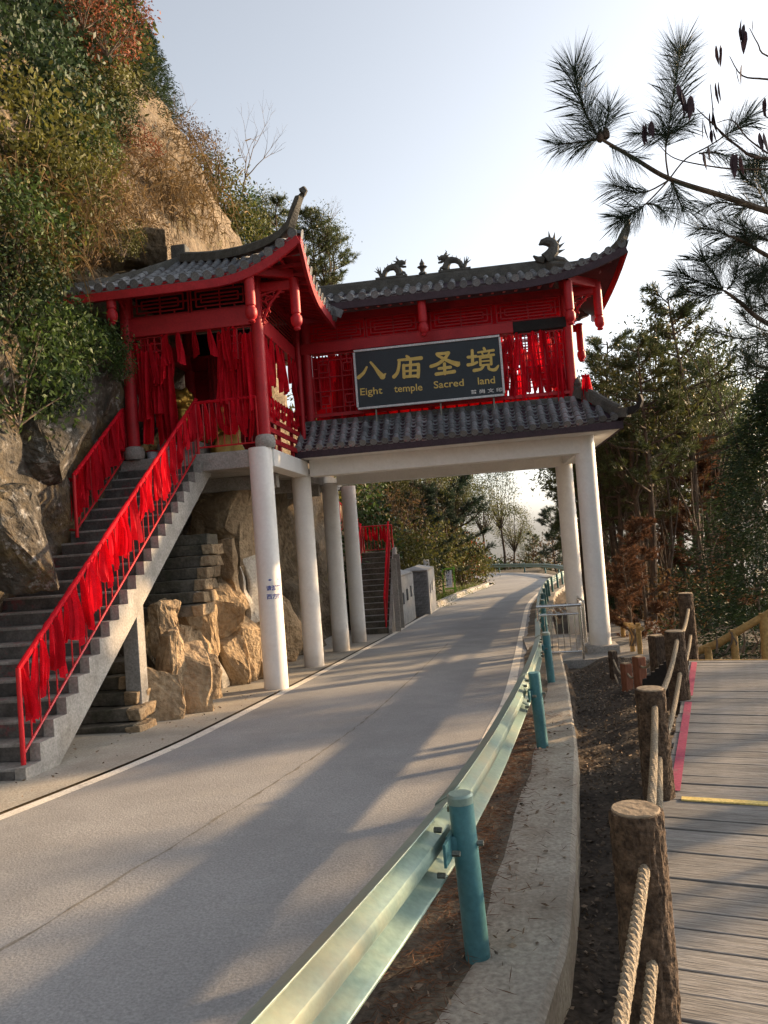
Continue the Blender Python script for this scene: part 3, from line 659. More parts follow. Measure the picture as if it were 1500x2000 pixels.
# strokes traced in the zoomed photo frame, mapped onto the board
QC = [(40, 230), (1387, 75), (1417, 610), (100, 757)]   # TL TR BR BL
def uv(x, y):
    u = v = .5
    for _ in range(12):
        a = np.array(QC[0])*(1-u)*(1-v)+np.array(QC[1])*u*(1-v)+np.array(QC[2])*u*v+np.array(QC[3])*(1-u)*v
        du = (np.array(QC[1])-np.array(QC[0]))*(1-v)+(np.array(QC[2])-np.array(QC[3]))*v; dv = (np.array(QC[3])-np.array(QC[0]))*(1-u)+(np.array(QC[2])-np.array(QC[1]))*u
        e = np.array((x, y))-a; s = np.linalg.solve(np.array([du, dv]).T, e); u += s[0]; v += s[1]
    return u, v
def stroke(mb, pts, wd, yoff):
    P = []; W = []
    for i, (x, y) in enumerate(pts): u, v = uv(x, y); P.append(np.array(((u-.5)*SW, SH*(1-v)))); W.append(wd[i]*SW/1345)
    PP = catmull(P, 6) if len(P) > 2 else P; n = len(PP); WW = np.interp(np.linspace(0, 1, n), np.linspace(0, 1, len(W)), W)
    vs = []
    for i in range(n):
        d = PP[min(i+1, n-1)]-PP[max(i-1, 0)]; d = d/np.linalg.norm(d); nn = np.array((-d[1], d[0]))*WW[i]/2
        for sgn in (1, -1): q = PP[i]+sgn*nn; vs.append((q[0], yoff, q[1]))
    mb.add(vs, [(2*i, 2*i+1, 2*i+3, 2*i+2) for i in range(n-1)])
    for e, q, sg in ((0, PP[0], -1), (n-1, PP[-1], 1)):
        rr = WW[e]/2; mb.add([(q[0]+rr*math.cos(a), yoff+.0008, q[1]+rr*math.sin(a)) for a in np.linspace(0, 2*math.pi, 13)[:-1]], [tuple(range(12))])
CH = {'gold_character_eight': [([(168, 372), (140, 425), (95, 468)], [18, 28, 36]), ([(203, 328), (245, 375), (285, 425), (318, 458)], [20, 26, 40, 52]), ([(318, 458), (345, 432)], [40, 14])],
      'gold_character_temple': [([(538, 268), (556, 285)], [24, 34]), ([(462, 306), (560, 296), (672, 284)], [22, 28, 36]), ([(470, 306), (468, 360), (455, 420), (425, 458)], [26, 28, 30, 36]),
           ([(512, 352), (514, 400), (518, 462)], [28, 28, 30]), ([(512, 356), (590, 348), (648, 342)], [24, 24, 28]), ([(648, 342), (650, 400), (646, 455)], [30, 30, 32]), ([(575, 310), (575, 380), (574, 455)], [26, 28, 26]), ([(516, 408), (590, 401), (648, 397)], [20, 20, 20]), ([(518, 458), (590, 452), (648, 446)], [28, 26, 28])],
      'gold_character_sacred': [([(818, 246), (880, 240), (922, 236)], [30, 28, 34]), ([(922, 240), (890, 285), (830, 335), (765, 360)], [28, 30, 32, 32]), ([(822, 258), (880, 290), (945, 318), (1005, 338)], [24, 28, 36, 50]), ([(1005, 338), (1022, 318)], [40, 12]),
           ([(836, 378), (890, 371), (940, 364)], [26, 26, 30]), ([(886, 332), (888, 380), (890, 425)], [28, 28, 28]), ([(812, 430), (890, 418), (975, 404)], [32, 28, 34])],
      'gold_character_land': [([(1102, 272), (1140, 268), (1172, 264)], [28, 26, 28]), ([(1138, 210), (1140, 270), (1142, 335)], [26, 28, 28]), ([(1100, 342), (1140, 336), (1182, 318)], [30, 28, 22]),
           ([(1244, 188), (1252, 204)], [22, 24]), ([(1192, 228), (1260, 217), (1330, 207)], [18, 20, 24]), ([(1228, 236), (1236, 254)], [14, 18]), ([(1292, 224), (1284, 246)], [14, 18]), ([(1186, 268), (1260, 257), (1332, 248)], [18, 20, 24]),
           ([(1210, 276), (1212, 345)], [22, 22]), ([(1210, 280), (1260, 274), (1308, 268)], [16, 16, 20]), ([(1306, 268), (1308, 335)], [24, 24]), ([(1214, 311), (1306, 301)], [15, 15]), ([(1214, 345), (1306, 334)], [18, 18]),
           ([(1240, 345), (1215, 378), (1155, 392)], [24, 26, 32]), ([(1284, 340), (1286, 372), (1310, 384), (1345, 380), (1372, 345)], [24, 24, 26, 32, 14])]}
k = 0
for nm, ss in CH.items():
    for pts, wd in ss:
        k += 1; mb = MB(); stroke(mb, pts, wd, -.0215-.0011*(k % 16)); mb.build(nm.replace('gold_character', 'gold_stroke'), 'gold', sign)
def text_mesh(body, size, mat, bold=0.):
    cu = bpy.data.curves.new('t', 'FONT'); cu.body = body; cu.size = size; cu.offset = bold; cu.resolution_u = 3
    o = bpy.data.objects.new('t', cu); COL.objects.link(o); dg = bpy.context.evaluated_depsgraph_get(); me = bpy.data.meshes.new_from_object(o.evaluated_get(dg))
    bpy.data.objects.remove(o); me.materials.clear(); me.materials.append(M[mat]); return me
def lettering(name, body, p0, p1, hpx, mat, bold, parent, yo=-.025):
    me = text_mesh(body, 1, mat, bold)
    if len(me.vertices) == 0: return
    co = np.array([v.co[:] for v in me.vertices]); x0, x1 = co[:, 0].min(), co[:, 0].max(); y0 = 0.
    u0, v0 = uv(*p0); u1, v1 = uv(*p1); w_ = (u1-u0)*SW; sc = hpx*SW/1345
    for v, c in zip(me.vertices, co):
        t = (c[0]-x0)/(x1-x0); v.co = ((u0-.5)*SW+t*w_, yo, SH*(1-lerp(v0, v1, t))+c[1]*sc)
    obj(name, me, parent)
lettering('english_word', 'Eight', (118, 632), (322, 612), 92, 'gold', .012, sign)
lettering('english_word', 'temple', (430, 600), (688, 578), 92, 'gold', .012, sign)
lettering('english_word', 'Sacred', (792, 560), (1062, 532), 92, 'gold', .012, sign)
lettering('english_word', 'land', (1188, 520), (1340, 505), 92, 'gold', .012, sign)
lettering('small_inscription', '普 尚 文 印', (1122, 605), (1402, 578), 40, 'whiteprint', .01, sign)
# arrow notice printed on the front left column
def on_column(me, cx_, cy_, r, ang0, zc, w_, parent, name):
    co = np.array([v.co[:] for v in me.vertices]); x0, x1 = co[:, 0].min(), co[:, 0].max(); sc = w_/(x1-x0)
    for v, c in zip(me.vertices, co):
        a = ang0+((c[0]-x0)*sc-w_/2)/r; v.co = (cx_+(r+.003)*math.cos(a), cy_+(r+.003)*math.sin(a), zc+c[1]*sc)
    return obj(name, me, parent)
for body, zc in (('请游客', 1.29), ('西方往', 1.15)): on_column(text_mesh(body, 1, 'blueprint', .02), 0, -2.87, .204, R(-52), zc, .27, gate, 'printed_notice')
mb = MB(); mb.v = [(x, 0, 0) for x in ()]
arrow = [(-1, 0), (-.55, .22), (-.55, .07), (1, .07), (1, -.07), (-.55, -.07), (-.55, -.22)]
am = bpy.data.meshes.new('arrow'); am.from_pydata([(x, z, 0) for x, z in arrow], [], [tuple(range(7))]); am.materials.append(M['blueprint'])
on_column(am, 0, -2.87, .204, R(-52), 1.46, .2, gate, 'printed_arrow')

# ------------------------------------------------------------ shrine pavilion on the platform
pav = empty('shrine_pavilion', GB, -TH, label='open red shrine pavilion with upturned tiled roof against the cliff', cat='pavilion')
PL, PR, PF, PB = -2.25, .10, -2.86, 0.0
for gx, gy in ((PL, PF), (PR, PF), (PL, PB), (PR, PB)):
    MB().lathe([(.105, 3.69), (.105, 6.75)], 20, (gx, gy, 0)).build('red_column', 'red', pav, True)
    MB().lathe([(.15, 3.69), (.17, 3.74), (.175, 3.82), (.15, 3.9), (.11, 3.92)], 18, (gx, gy, 0)).build('column_base', 'concrete', pav, True)
def pbar(a, b, w_, h_, nm, mat='red', bev=.006): return MB().bar(a, b, w_, h_).build(nm, mat, pav, bevel=bev)
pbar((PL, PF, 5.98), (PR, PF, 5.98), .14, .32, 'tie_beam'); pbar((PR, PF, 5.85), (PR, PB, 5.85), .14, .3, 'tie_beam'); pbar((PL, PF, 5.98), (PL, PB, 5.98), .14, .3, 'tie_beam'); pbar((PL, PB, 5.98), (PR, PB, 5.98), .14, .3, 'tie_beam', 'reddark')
pbar((PL-.2, PF, 6.66), (PR+.1, PF, 6.66), .12, .14, 'eave_beam'); pbar((PR, PF-.1, 6.60), (PR, PB, 6.60), .12, .16, 'eave_beam')
lattice(PL+.12, -1.1, 6.17, 6.58, PF, 'step', parent=pav); lattice(-1.05, PR-.12, 6.17, 6.58, PF, 'step', parent=pav)
lattice(PF+.12, PB-.1, 6.05, 6.5, PR, 'step', parent=pav, axis='y')
lattice(PL+.12, PL+.62, 5.3, 5.8, PF, 'grid', parent=pav, b=.018); lattice(PR-.62, PR-.12, 5.28, 5.8, PF, 'grid', parent=pav, b=.018)
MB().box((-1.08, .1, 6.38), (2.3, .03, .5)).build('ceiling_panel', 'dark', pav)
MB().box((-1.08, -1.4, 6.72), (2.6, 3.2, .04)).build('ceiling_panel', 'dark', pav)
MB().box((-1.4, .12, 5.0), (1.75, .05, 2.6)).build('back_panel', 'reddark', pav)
hang_post(PR+.06, -3.38, 6.62, 5.70, pav); hang_post(PR+.68, PF+.05, 6.55, 5.66, pav); hang_post(PL, -3.38, 6.55, 5.92, pav, .08)
for a, c in (((PR+.03, -3.44, 6.5), (PR+.03, PF, 6.5)), ((PL, -3.44, 6.5), (PL, PF, 6.5)), ((PR, PF, 6.45), (PR+.75, PF+.05, 6.45)), ((PR+.03, -3.38, 6.58), (PR+.68, PF, 6.62))): pbar(a, c, .07, .15, 'bracket_beam')
scroll_bracket((PR+.06, PF, 6.40), R(3), pav, .95); scroll_bracket((PR-.02, PF-.08, 6.42), R(-90), pav, .8); scroll_bracket((PL+.04, PF-.04, 6.42), R(-90), pav, .6)
# slatted balustrade along the right side
for z in (3.86, 4.04, 4.22, 4.4, 4.56): pbar((PR+.03, PF+.12, z), (PR+.03, PB-.05, z), .035, .09, 'balustrade_board', bev=.004)
for gy in (-1.9, -.95): MB().bar((PR-.01, gy, 3.70), (PR-.01, gy, 4.62), .06, .06, (1, 0, 0)).build('balustrade_post', 'red', pav)
MB().lathe([(.05, 3.8), (.05, 6.1)], 10, (PR+.12, -.45, 0)).build('red_post', 'red', pav, True)
# roof: hip with apex over the middle
PAX, PAY, PAZ = -1.62, -1.35, 7.62
FX0, FX1, FY = -3.3, 1.05, -3.48
def eave_front(gx):
    q = max(0, min(1, (gx+.55)/1.6))**2.2; return Vector((gx, FY-.10*q, 6.50+.52*q))
def eave_side(gy):
    q = max(0, min(1, (-1.7-gy)/1.8))**2.3; return Vector((FX1+.06*q, gy, 6.44+.58*q))
rows = []; NR = 21
for i in range(NR):
    gx = FX0+.05+i*(FX1-FX0-.12)/(NR-1); e = eave_front(gx)
    t = (FX1+.05-gx)/(FX1+.05-PAX) if gx > PAX else min(1, (gx-FX0+.25)/(PAX-FX0)); t = max(.05, min(1, t))
    zt = lerp(e.z, PAZ, t) if gx < PAX else lerp(7.02, PAZ, t**1.15)*.35+lerp(e.z, PAZ, t)*.65
    rows.append([Vector((gx, lerp(e.y, PAY, t*s), lerp(e.z, zt, .6*s+.4*s*s))) for s in (0, .17, .33, .5, .67, .83, 1)])
proof = sheet(rows, 'pavilion_roof', 'reddark', pav, .04)
tile_run(proof, rows, (1, 0, 0), .24, None, 'join', .16, 1.1)
rows = []
for i in range(14):
    gy = -3.45+i*(2.95)/13; e = eave_side(gy); t = (gy+3.6)/(PAY+3.6) if gy < PAY else 1; t = max(.05, min(1, t))
    rows.append([Vector((lerp(e.x, PAX, t*s), gy, lerp(e.z, lerp(e.z, PAZ, t), .6*s+.4*s*s))) for s in (0, .25, .5, .75, 1)])
ps = sheet(rows, 'pavilion_side_roof', 'reddark', pav, .04); tile_run(ps, rows, (0, 1, 0), .26, None, 'join', .26, 1.1)
rows = [[Vector((gx, 1.2, 6.5)), Vector((lerp(gx, PAX, .5), 0, 6.95)), Vector((lerp(gx, PAX, .9), PAY, PAZ-.02))] for gx in np.linspace(FX0, FX1, 8)]
sheet(rows, 'pavilion_rear_roof', 'tile', pav, .04)
mb = MB()
for i in range(22):
    a, b = eave_front(FX0-.05+i*(FX1-FX0+.08)/22), eave_front(FX0-.05+(i+1)*(FX1-FX0+.08)/22); dn = Vector((0, .03, -.10)); mb.bar(a+dn, b+dn, .06, .14)
mb.build('fascia_board', 'red', pav)
mb = MB()
for i in range(14):
    a, b = eave_side(-3.55+i*3.0/14), eave_side(-3.55+(i+1)*3.0/14); dn = Vector((-.03, 0, -.11)); mb.bar(a+dn, b+dn, .06, .17)
mb.build('fascia_board', 'reddark', pav)
mb = MB()
for i in range(20):
    gx = FX0+.2+i*.2; e = eave_front(gx); MB().bar(e+Vector((0, .08, -.07)), (gx, PF+.1, 6.70), .05, .05).build('rafter', 'reddark', pav)
for i in range(13):
    gy = -3.3+i*.22; e = eave_side(gy); MB().bar(e+Vector((-.08, 0, -.07)), (PR-.1, gy, 6.66), .05, .05).build('rafter', 'reddark', pav)
tpx, tpz = on_gy(591, 372, -3.6)
upturn([(PAX-.1, PAY-.05, PAZ+.0), (-.9, -2.0, 7.34), (-.1, -2.65, 7.12), (.55, -3.2, 7.02), (.92, -3.46, 7.12), (1.07, -3.57, 7.34), (tpx-.02, -3.62, tpz-.1), (tpx-.05, -3.63, tpz)], .2, .10, .20, .10, 'hip_ridge', 'ridge', pav)
upturn([(PAX-.1, PAY, PAZ+.0), (-2.3, -2.2, 7.12), (-2.9, -3.1, 6.7), (-3.2, -3.45, 6.6)], .18, .12, .16, .1, 'hip_ridge', 'ridge', pav)
MB().box((PAX-.12, PAY-.05, PAZ+.16), (.3, .26, .34)).build('ridge_block', 'ridge', pav, bevel=.03)
# valley where the two roofs meet, with a round end tile
MB().tube([(1.02, -.75, 6.50), (.6, -.2, 6.85), (.2, .5, 7.2)], [.13, .1, .08], 10).build('valley_ridge', 'ridge', pav, True)
MB().tube([(1.0, -.84, 6.49), (1.03, -.76, 6.5)], .15, 14).build('end_tile', 'tile', pav, True)
MB().box((1.12, -.86, 6.50), (.3, .02, .16), Matrix.Rotation(R(25), 3, 'Y')).build('broken_tile', 'tile', pav)

# ------------------------------------------------------------ concrete staircase up to the pavilion
SRX, SLX = -1.05, -2.55
S0y, S0z, S1y, S1z = -8.34, -.19, -2.70, 3.70
NST = 22; rise = (S1z-S0z)/NST; run = (S1y-S0y)/(NST-1)
stair = empty('staircase', GB, -TH, label='grey concrete staircase with sawtooth side climbing to the red pavilion', cat='staircase')
for i in range(NST):
    gy = S0y+i*run; z1 = S0z+(i+1)*rise; jz = random.uniform(-.004, .004)
    lx = SLX-(.5 if i < 12 else 0)
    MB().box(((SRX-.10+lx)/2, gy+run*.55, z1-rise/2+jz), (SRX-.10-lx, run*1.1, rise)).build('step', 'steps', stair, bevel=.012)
    MB().box(((SRX-.11+lx)/2, gy-.003, z1-rise/2-.012), (SRX-.12-lx, .012, rise-.035)).build('riser', 'riser', stair)  # added front panel, shade and soot in its colour
# sawtooth side: a stringer 0.1 thick with sloped underside
poly = []
for i in range(NST):
    gy = S0y+i*run; poly += [(gy-.012, S0z+i*rise), (gy-.012, S0z+(i+1)*rise+.006)]
poly.append((S1y+run, S1z+.006)); poly.append((S1y+run, S1z-.30)); poly.append((S0y+.45, S0z-.06)); poly.append((S0y-.012, S0z-.06))
bm = bmesh.new(); vs = [bm.verts.new((SRX-.10, p[0], p[1])) for p in poly]; f = bm.faces.new(vs); r_ = bmesh.ops.extrude_face_region(bm, geom=[f])
bmesh.ops.translate(bm, verts=[v for v in r_['geom'] if isinstance(v, bmesh.types.BMVert)], vec=(.115, 0, 0)); bmesh.ops.triangulate(bm, faces=bm.faces); bmesh.ops.recalc_face_normals(bm, faces=bm.faces)
me = bpy.data.meshes.new('stringer'); bm.to_mesh(me); bm.free(); me.materials.append(M['concrete']); obj('stringer', me, stair)
MB().prism([(S0y+.5, S0z-.05), (S1y+run, S1z-.29), (S1y+run, S1z-.2), (S0y+.5, S0z+.1)], 0, 1, Matrix(((0, 1.35, 0, SLX+.05), (1, 0, 0, 0), (0, 0, 1, 0), (0, 0, 0, 1)))).build('soffit_slab', 'concrete', stair)
MB().box((SRX-.12, -5.55, .68), (.22, .22, 2.0)).build('support_pillar', 'concrete', stair, bevel=.01)
MB().box(((SRX+SLX)/2, -2.6, 3.50), (1.5, .3, .36)).build('landing', 'concrete', stair)

# ------------------------------------------------------------ railings and ribbons
def railing(name, label, pts, h, post_at, nb, label_cat='railing', wrap=True, group=None, base=.1):
    """pts: world base polyline; balusters between a top and a bottom rail"""
    ro = empty(name, pts[0], 0, label=label, cat=label_cat, group=group); o = Vector(pts[0]); up = Vector((0, 0, 1))
    top = [Vector(p)-o+up*h for p in pts]; bot = [Vector(p)-o+up*base for p in pts]
    mb = MB(); rs = resample(top, .05)
    mb.tube(rs, [.030+(.010*noise.noise(p*19)+.006*noise.noise(p*47) if wrap else -.006) for p in rs], 8); mb.build('top_rail', 'cloth' if wrap else 'ironred', ro, True)
    MB().tube(bot, .016, 6).build('bottom_rail', 'ironred', ro, True)
    for i in post_at: MB().tube([Vector(pts[i])-o-up*.02, top[i]+up*.01], .026, 10).build('post', 'ironred', ro, True)
    a = resample(top, sum((top[i+1]-top[i]).length for i in range(len(top)-1))/nb); b = resample(bot, sum((bot[i+1]-bot[i]).length for i in range(len(bot)-1))/nb)
    bal = MB().tube([(0, 0, 0), (0, 0, 1)], .009, 5).mesh('baluster', 'ironred', True)
    for p, q in zip(a[1:-1], b[1:-1]): place(bal, 'baluster', ro, (1, 0, 0), (0, 1, 0), tuple(p-q) if (p-q).length > .05 else (0, 0, .1), q)
    return ro
def ribbon_mesh(seed, wd, ln, folds=2.2, pinch=.3):
    rg = np.random.default_rng(seed); nx_, nz_ = 9, 12; mb = MB(); ph = rg.uniform(0, 6); sk = rg.uniform(-.12, .12); tw = rg.uniform(-.5, .5)
    cut = rg.uniform(-.25, .25)
    for j in range(nz_+1):
        t = j/nz_; wj = wd*(pinch+(1-pinch)*min(1, t*1.7)**.8)
        for i in range(nx_+1):
            s = i/nx_*2-1; a = tw*t; x = s*wj/2; y = (.022+.03*t)*math.sin(s*folds*math.pi+ph+t*1.1)*(wd/.12)
            z = -ln*t*(1+cut*s*t*.5)
            mb.v.append((x*math.cos(a)-y*math.sin(a)+sk*ln*t*t, x*math.sin(a)+y*math.cos(a)+.02*math.sin(t*3+ph), z))
    mb.f = [(j*(nx_+1)+i, j*(nx_+1)+i+1, (j+1)*(nx_+1)+i+1, (j+1)*(nx_+1)+i) for j in range(nz_) for i in range(nx_)]
    mb.add(*(lambda q: (q.v, q.f))(MB().tube([(-.018, 0, .0), (0, 0, .012), (.018, 0, .0)], [.016, .024, .016], 6)))
    return mb.mesh('ribbon', 'cloth', True)
RIB = {'mid': [ribbon_mesh(i, w_, l_) for i, (w_, l_) in enumerate(((.10, .52), (.13, .6), (.09, .66), (.15, .55), (.11, .72), (.08, .58), (.17, .62), (.12, .48)))],
       'long': [ribbon_mesh(20+i, w_, l_, 1.6, .55) for i, (w_, l_) in enumerate(((.12, .95), (.15, 1.1), (.10, .8), (.16, 1.0), (.13, 1.2)))],
       'short': [ribbon_mesh(40+i, w_, l_) for i, (w_, l_) in enumerate(((.09, .34), (.11, .42), (.08, .38)))]}
def hang_ribbon(p, kind, label, group, rz=None, sc=1., tilt=0):
    o = bpy.data.objects.new('red_ribbon', random.choice(RIB[kind])); COL.objects.link(o); o.location = p
    o.rotation_euler = (random.uniform(-.06, .06), tilt+random.uniform(-.05, .05), random.uniform(-.5, .5) if rz is None else rz+random.uniform(-.35, .35))
    s = sc*random.uniform(.88, 1.12); o.scale = (s, s, s*random.uniform(.9, 1.1)); return tag(o, label, 'ribbon', group)
# outer stair railing
def stair_z(gy): return S0z+(gy-S0y)/run*rise+rise
rx = SRX-.09
pts = [G(rx, S0y+.12, S0z+rise), G(rx, S1y, S1z+.0)]
railing('stair_railing', 'red iron stair railing wrapped in cloth along the open side of the concrete staircase', pts, .97, (0,), 32)
N = 52
for i in range(N):
    t = (i+.5)/N; p = pts[0].lerp(pts[1], t)+Vector((0, 0, .96)); p += EX*random.uniform(.0, .03); 
    hang_ribbon(p, 'mid', 'red ribbon tied to the wrapped outer rail of the concrete staircase', 'ribbons on the outer stair railing', R(90)-TH, .92)
# inner railing on the rock side
rx = -2.42
pts = [G(rx, -4.62, stair_z(-4.62)-.05), G(rx, -2.80, S1z+.02)]
railing('stair_railing', 'shorter red railing hung with ribbons between the rock and the upper steps', pts, .92, (0, 1), 14)
for i in range(24):
    t = (i+.5)/24; p = pts[0].lerp(pts[1], t)+Vector((0, 0, .90))+EX*random.uniform(-.02, .03)
    hang_ribbon(p, 'mid', 'red ribbon tied to the railing between the rock and the upper steps', 'ribbons on the inner stair railing', R(90)-TH, 1.0)
p2 = [G(-2.42, -4.62, 2.38), G(-2.85, -4.45, 2.42)]
railing('stair_railing', 'stub of red rail turning from the lower inner post to the boulder', p2, .86, (), 3)
for i in range(4): hang_ribbon(p2[0].lerp(p2[1], .3+.2*i)+Vector((0, 0, .85)), 'mid', 'red ribbon bunched on the rail stub by the boulder', 'ribbons on the rail stub', -TH, 1.0)
p3 = [G(-2.42, -2.8, S1z), G(-2.95, -2.86, S1z)]
railing('stair_railing', 'short red railing beside the left pavilion column', p3, .92, (1,), 4)
for i in range(3): hang_ribbon(p3[0].lerp(p3[1], .25+.25*i)+Vector((0, 0, .9)), 'mid', 'red ribbon on the short railing beside the left pavilion column', 'ribbons beside the pavilion column', -TH)
# platform railing
p4 = [G(SRX-.05, -2.84, S1z+.0), G(.0, -2.9, S1z+.0)]
railing('platform_railing', 'red iron railing across the platform edge between stairs and corner column', p4, .88, (0, 1), 9)
for i in range(9): hang_ribbon(p4[0].lerp(p4[1], (i+.5)/9)+Vector((0, 0, .86)), 'mid', 'red ribbon hanging from the platform edge railing', 'ribbons on the platform railing', -TH, 1.05)
# pavilion: front and side
for i, gx in enumerate([-2.08, -2.0, -1.9, -1.8, -1.72, -1.6, -1.52, -1.3, -1.02, -.74, -.5, -.4, -.32, -.2, -.12, -.02]):
    kd = 'short' if -1.4 < gx < -.6 else 'long' if (gx < -1.85 or gx > -.25) else 'mid'
    z = 5.83 if -1.5 < gx < -.45 else random.uniform(5.45, 5.7) if (gx < -1.7 or gx > -.3) else 5.8
    hang_ribbon(G(gx, PF-.03, z), kd, 'red ribbon hanging under the front beam of the pavilion', 'ribbons under the pavilion front beam', -TH, 1.15)
for i in range(26):
    gx = random.choice((random.uniform(-2.1, -1.55), random.uniform(-.62, .0))); hang_ribbon(G(gx, PF+random.uniform(.03, .09), random.uniform(5.35, 5.82)), random.choice(('mid', 'long')), 'red ribbon hanging under the front beam of the pavilion', 'ribbons under the pavilion front beam', -TH, 1.2)
for i in range(13):
    gy = PF+.2+i*.2; hang_ribbon(G(PR+.05, gy, 5.72), 'long' if i % 3 == 0 else 'mid', 'red ribbon hanging under the side beam of the pavilion', 'ribbons under the pavilion side beam', R(90)-TH, 1.1)
for i in range(12): hang_ribbon(G(PR+.055, PF+.25+i*.2, 4.6), 'short', 'short red ribbon tied on the slatted side balustrade', 'ribbons on the slatted balustrade', R(90)-TH, .8)
# gate walls
for i in range(13):
    gx = .46+i*.075; hang_ribbon(G(gx, .06+random.uniform(0, .05), random.choice((5.88, 5.86, 5.3))), 'long', 'red ribbon behind the key pattern lattice left of the signboard', 'ribbons behind the left lattice', -TH, 1.0)
for i in range(34):
    gx = 4.3+(i % 17)*.078; hang_ribbon(G(gx, (-.05 if i % 3 else .05), random.choice((5.9, 5.9, 5.86, 5.84, 5.6)) if i < 17 else random.choice((5.3, 5.1, 5.2))), 'long' if i < 17 else 'mid', 'red ribbon tied on the grid lattice right of the signboard', 'ribbons on the right lattice', -TH, 1.0)
for i in range(22):
    gx = .5+i*.235; hang_ribbon(G(gx, -.06, 4.60), 'short', 'short red ribbon under the sill rail above the skirt roof', 'ribbons under the gate sill rail', -TH, .9)
for i in range(3): hang_ribbon(G(5.80+.05*i, -.28, 4.86), 'short', 'red ribbon draped over the corner of the skirt roof', 'ribbons on the skirt roof corner', -TH, 1.3)

# ------------------------------------------------------------ shrine furniture
def blob(parts, name, mat, parent=None, vox=.035):
    """union of ellipsoids/tubes, remeshed to one continuous skin"""
    mb = MB()
    for kind, *a in parts:
        if kind == 'e':
            c, r_ = a; bm = bmesh.new(); bmesh.ops.create_icosphere(bm, subdivisions=3, radius=1)
            for v in bm.verts: v.co = Vector((v.co.x*r_[0]+c[0], v.co.y*r_[1]+c[1], v.co.z*r_[2]+c[2]))
            bm.verts.index_update(); mb.add([v.co.copy() for v in bm.verts], [[v.index for v in f.verts] for f in bm.faces]); bm.free()
        else: mb.tube(a[0], a[1], 10)
    o = mb.build(name, mat, parent, True); m = o.modifiers.new('r', 'REMESH'); m.mode = 'VOXEL'; m.voxel_size = vox; m.use_smooth_shade = True; return o
st = empty('guardian_statue', G(-1.72, -1.75, 4.0), -TH, label='golden crouching guardian beast statue inside the shrine pavilion', cat='statue')
blob([('e', (0, .15, .42), (.26, .36, .28)), ('e', (0, -.1, .52), (.24, .24, .3)), ('e', (0, -.22, .84), (.19, .2, .2)), ('e', (0, -.4, .78), (.11, .1, .09)), ('e', (.12, -.2, 1.0), (.05, .04, .08)), ('e', (-.12, -.2, 1.0), (.05, .04, .08)),
      ('t', [(-.16, -.15, .5), (-.19, -.28, .25), (-.19, -.34, .03)], [.11, .08, .09]), ('t', [(.16, -.15, .5), (.19, -.28, .25), (.19, -.34, .03)], [.11, .08, .09]), ('e', (-.19, -.4, .03), (.09, .12, .05)), ('e', (.19, -.4, .03), (.09, .12, .05)),
      ('e', (-.24, .25, .2), (.13, .22, .2)), ('e', (.24, .25, .2), (.13, .22, .2)), ('t', [(0, .45, .4), (0, .6, .6), (.05, .55, .9)], [.08, .07, .04]), ('e', (0, -.1, .8), (.26, .18, .22))]
     + [('e', (.2*math.cos(a), -.18+.05*math.sin(a*2), .82+.2*math.sin(a)), (.06, .06, .06)) for a in np.linspace(0, 6.28, 11)], 'statue_body', 'goldleaf', st, .022)
MB().box((0, .08, -.12), (.75, 1.2, .3)).build('plinth', 'concrete', st, bevel=.02)
s2 = empty('seated_deity_statue', G(-1.05, -1.6, 3.95), -TH, label='small golden seated deity statue behind the stair rail in the pavilion', cat='statue')
blob([('e', (0, 0, .15), (.26, .2, .13)), ('e', (0, .02, .38), (.15, .12, .22)), ('e', (0, -.02, .68), (.085, .09, .11)), ('e', (0, 0, .80), (.05, .05, .05)), ('t', [(-.14, 0, .5), (-.2, -.08, .3), (-.06, -.16, .26)], [.05, .045, .04]), ('t', [(.14, 0, .5), (.2, -.08, .3), (.06, -.16, .26)], [.05, .045, .04])], 'statue_body', 'goldleaf', s2, .018)
MB().lathe([(.3, -.28), (.32, -.2), (.26, -.16), (.28, -.02), (.24, .03)], 16).build('lotus_base', 'goldleaf', s2, True)
s3 = empty('gilded_stump', G(-.62, -2.45, 3.69), -TH, label='gilded root carving standing behind the platform railing', cat='carving')
blob([('t', [(-.12, 0, 0), (-.08, 0, .15), (-.02, .02, .4), (.03, 0, .9)], [.17, .12, .09, .05]), ('t', [(.1, 0, 0), (.06, 0, .2), (.1, .02, .6), (.16, 0, 1.0)], [.15, .1, .07, .04]), ('t', [(-.2, -.05, 0), (-.24, -.04, .2), (-.18, 0, .35)], [.09, .06, .04])], 'carving_body', 'gold', s3, .025)
cu = MB()
for k in range(14): cu.tube([(.045*k, .02*math.sin(k*1.9), 0), (.045*k+.015*math.sin(k), .03*math.sin(k*1.9+1), -.7), (.043*k, .02*math.sin(k*1.9), -1.35)], .034, 6)
c = cu.build('altar_curtain', 'reddark', None, True); c.location = G(-1.5, -.9, 5.85); c.rotation_euler = (0, 0, -TH); tag(c, 'dark red altar curtain hanging in the middle of the pavilion', 'curtain')
MB().bar((-.95, -.9, 5.87), (-1.55, -.9, 5.87), .05, .05).build('curtain_rail', 'reddark', pav)
for (gx, s_, lb) in ((-1.72, 1.0, 'white and blue printed incense bucket at the head of the stairs'), (-2.12, .72, 'smaller red and white printed tub beside the incense bucket')):
    b = empty('incense_bucket', G(gx, -2.42, 3.69), -TH, label=lb, cat='bucket')
    MB().lathe([(.115*s_, 0), (.14*s_, .26*s_), (.146*s_, .27*s_), (.13*s_, .265*s_), (.11*s_, .03)], 20).build('bucket_body', 'bucket', b, True)
    MB().tube([(.145*s_*math.cos(a), .145*s_*math.sin(a), .255*s_) for a in np.linspace(0, 6.283, 21)], .012, 6).build('rim', 'ironred', b, True)

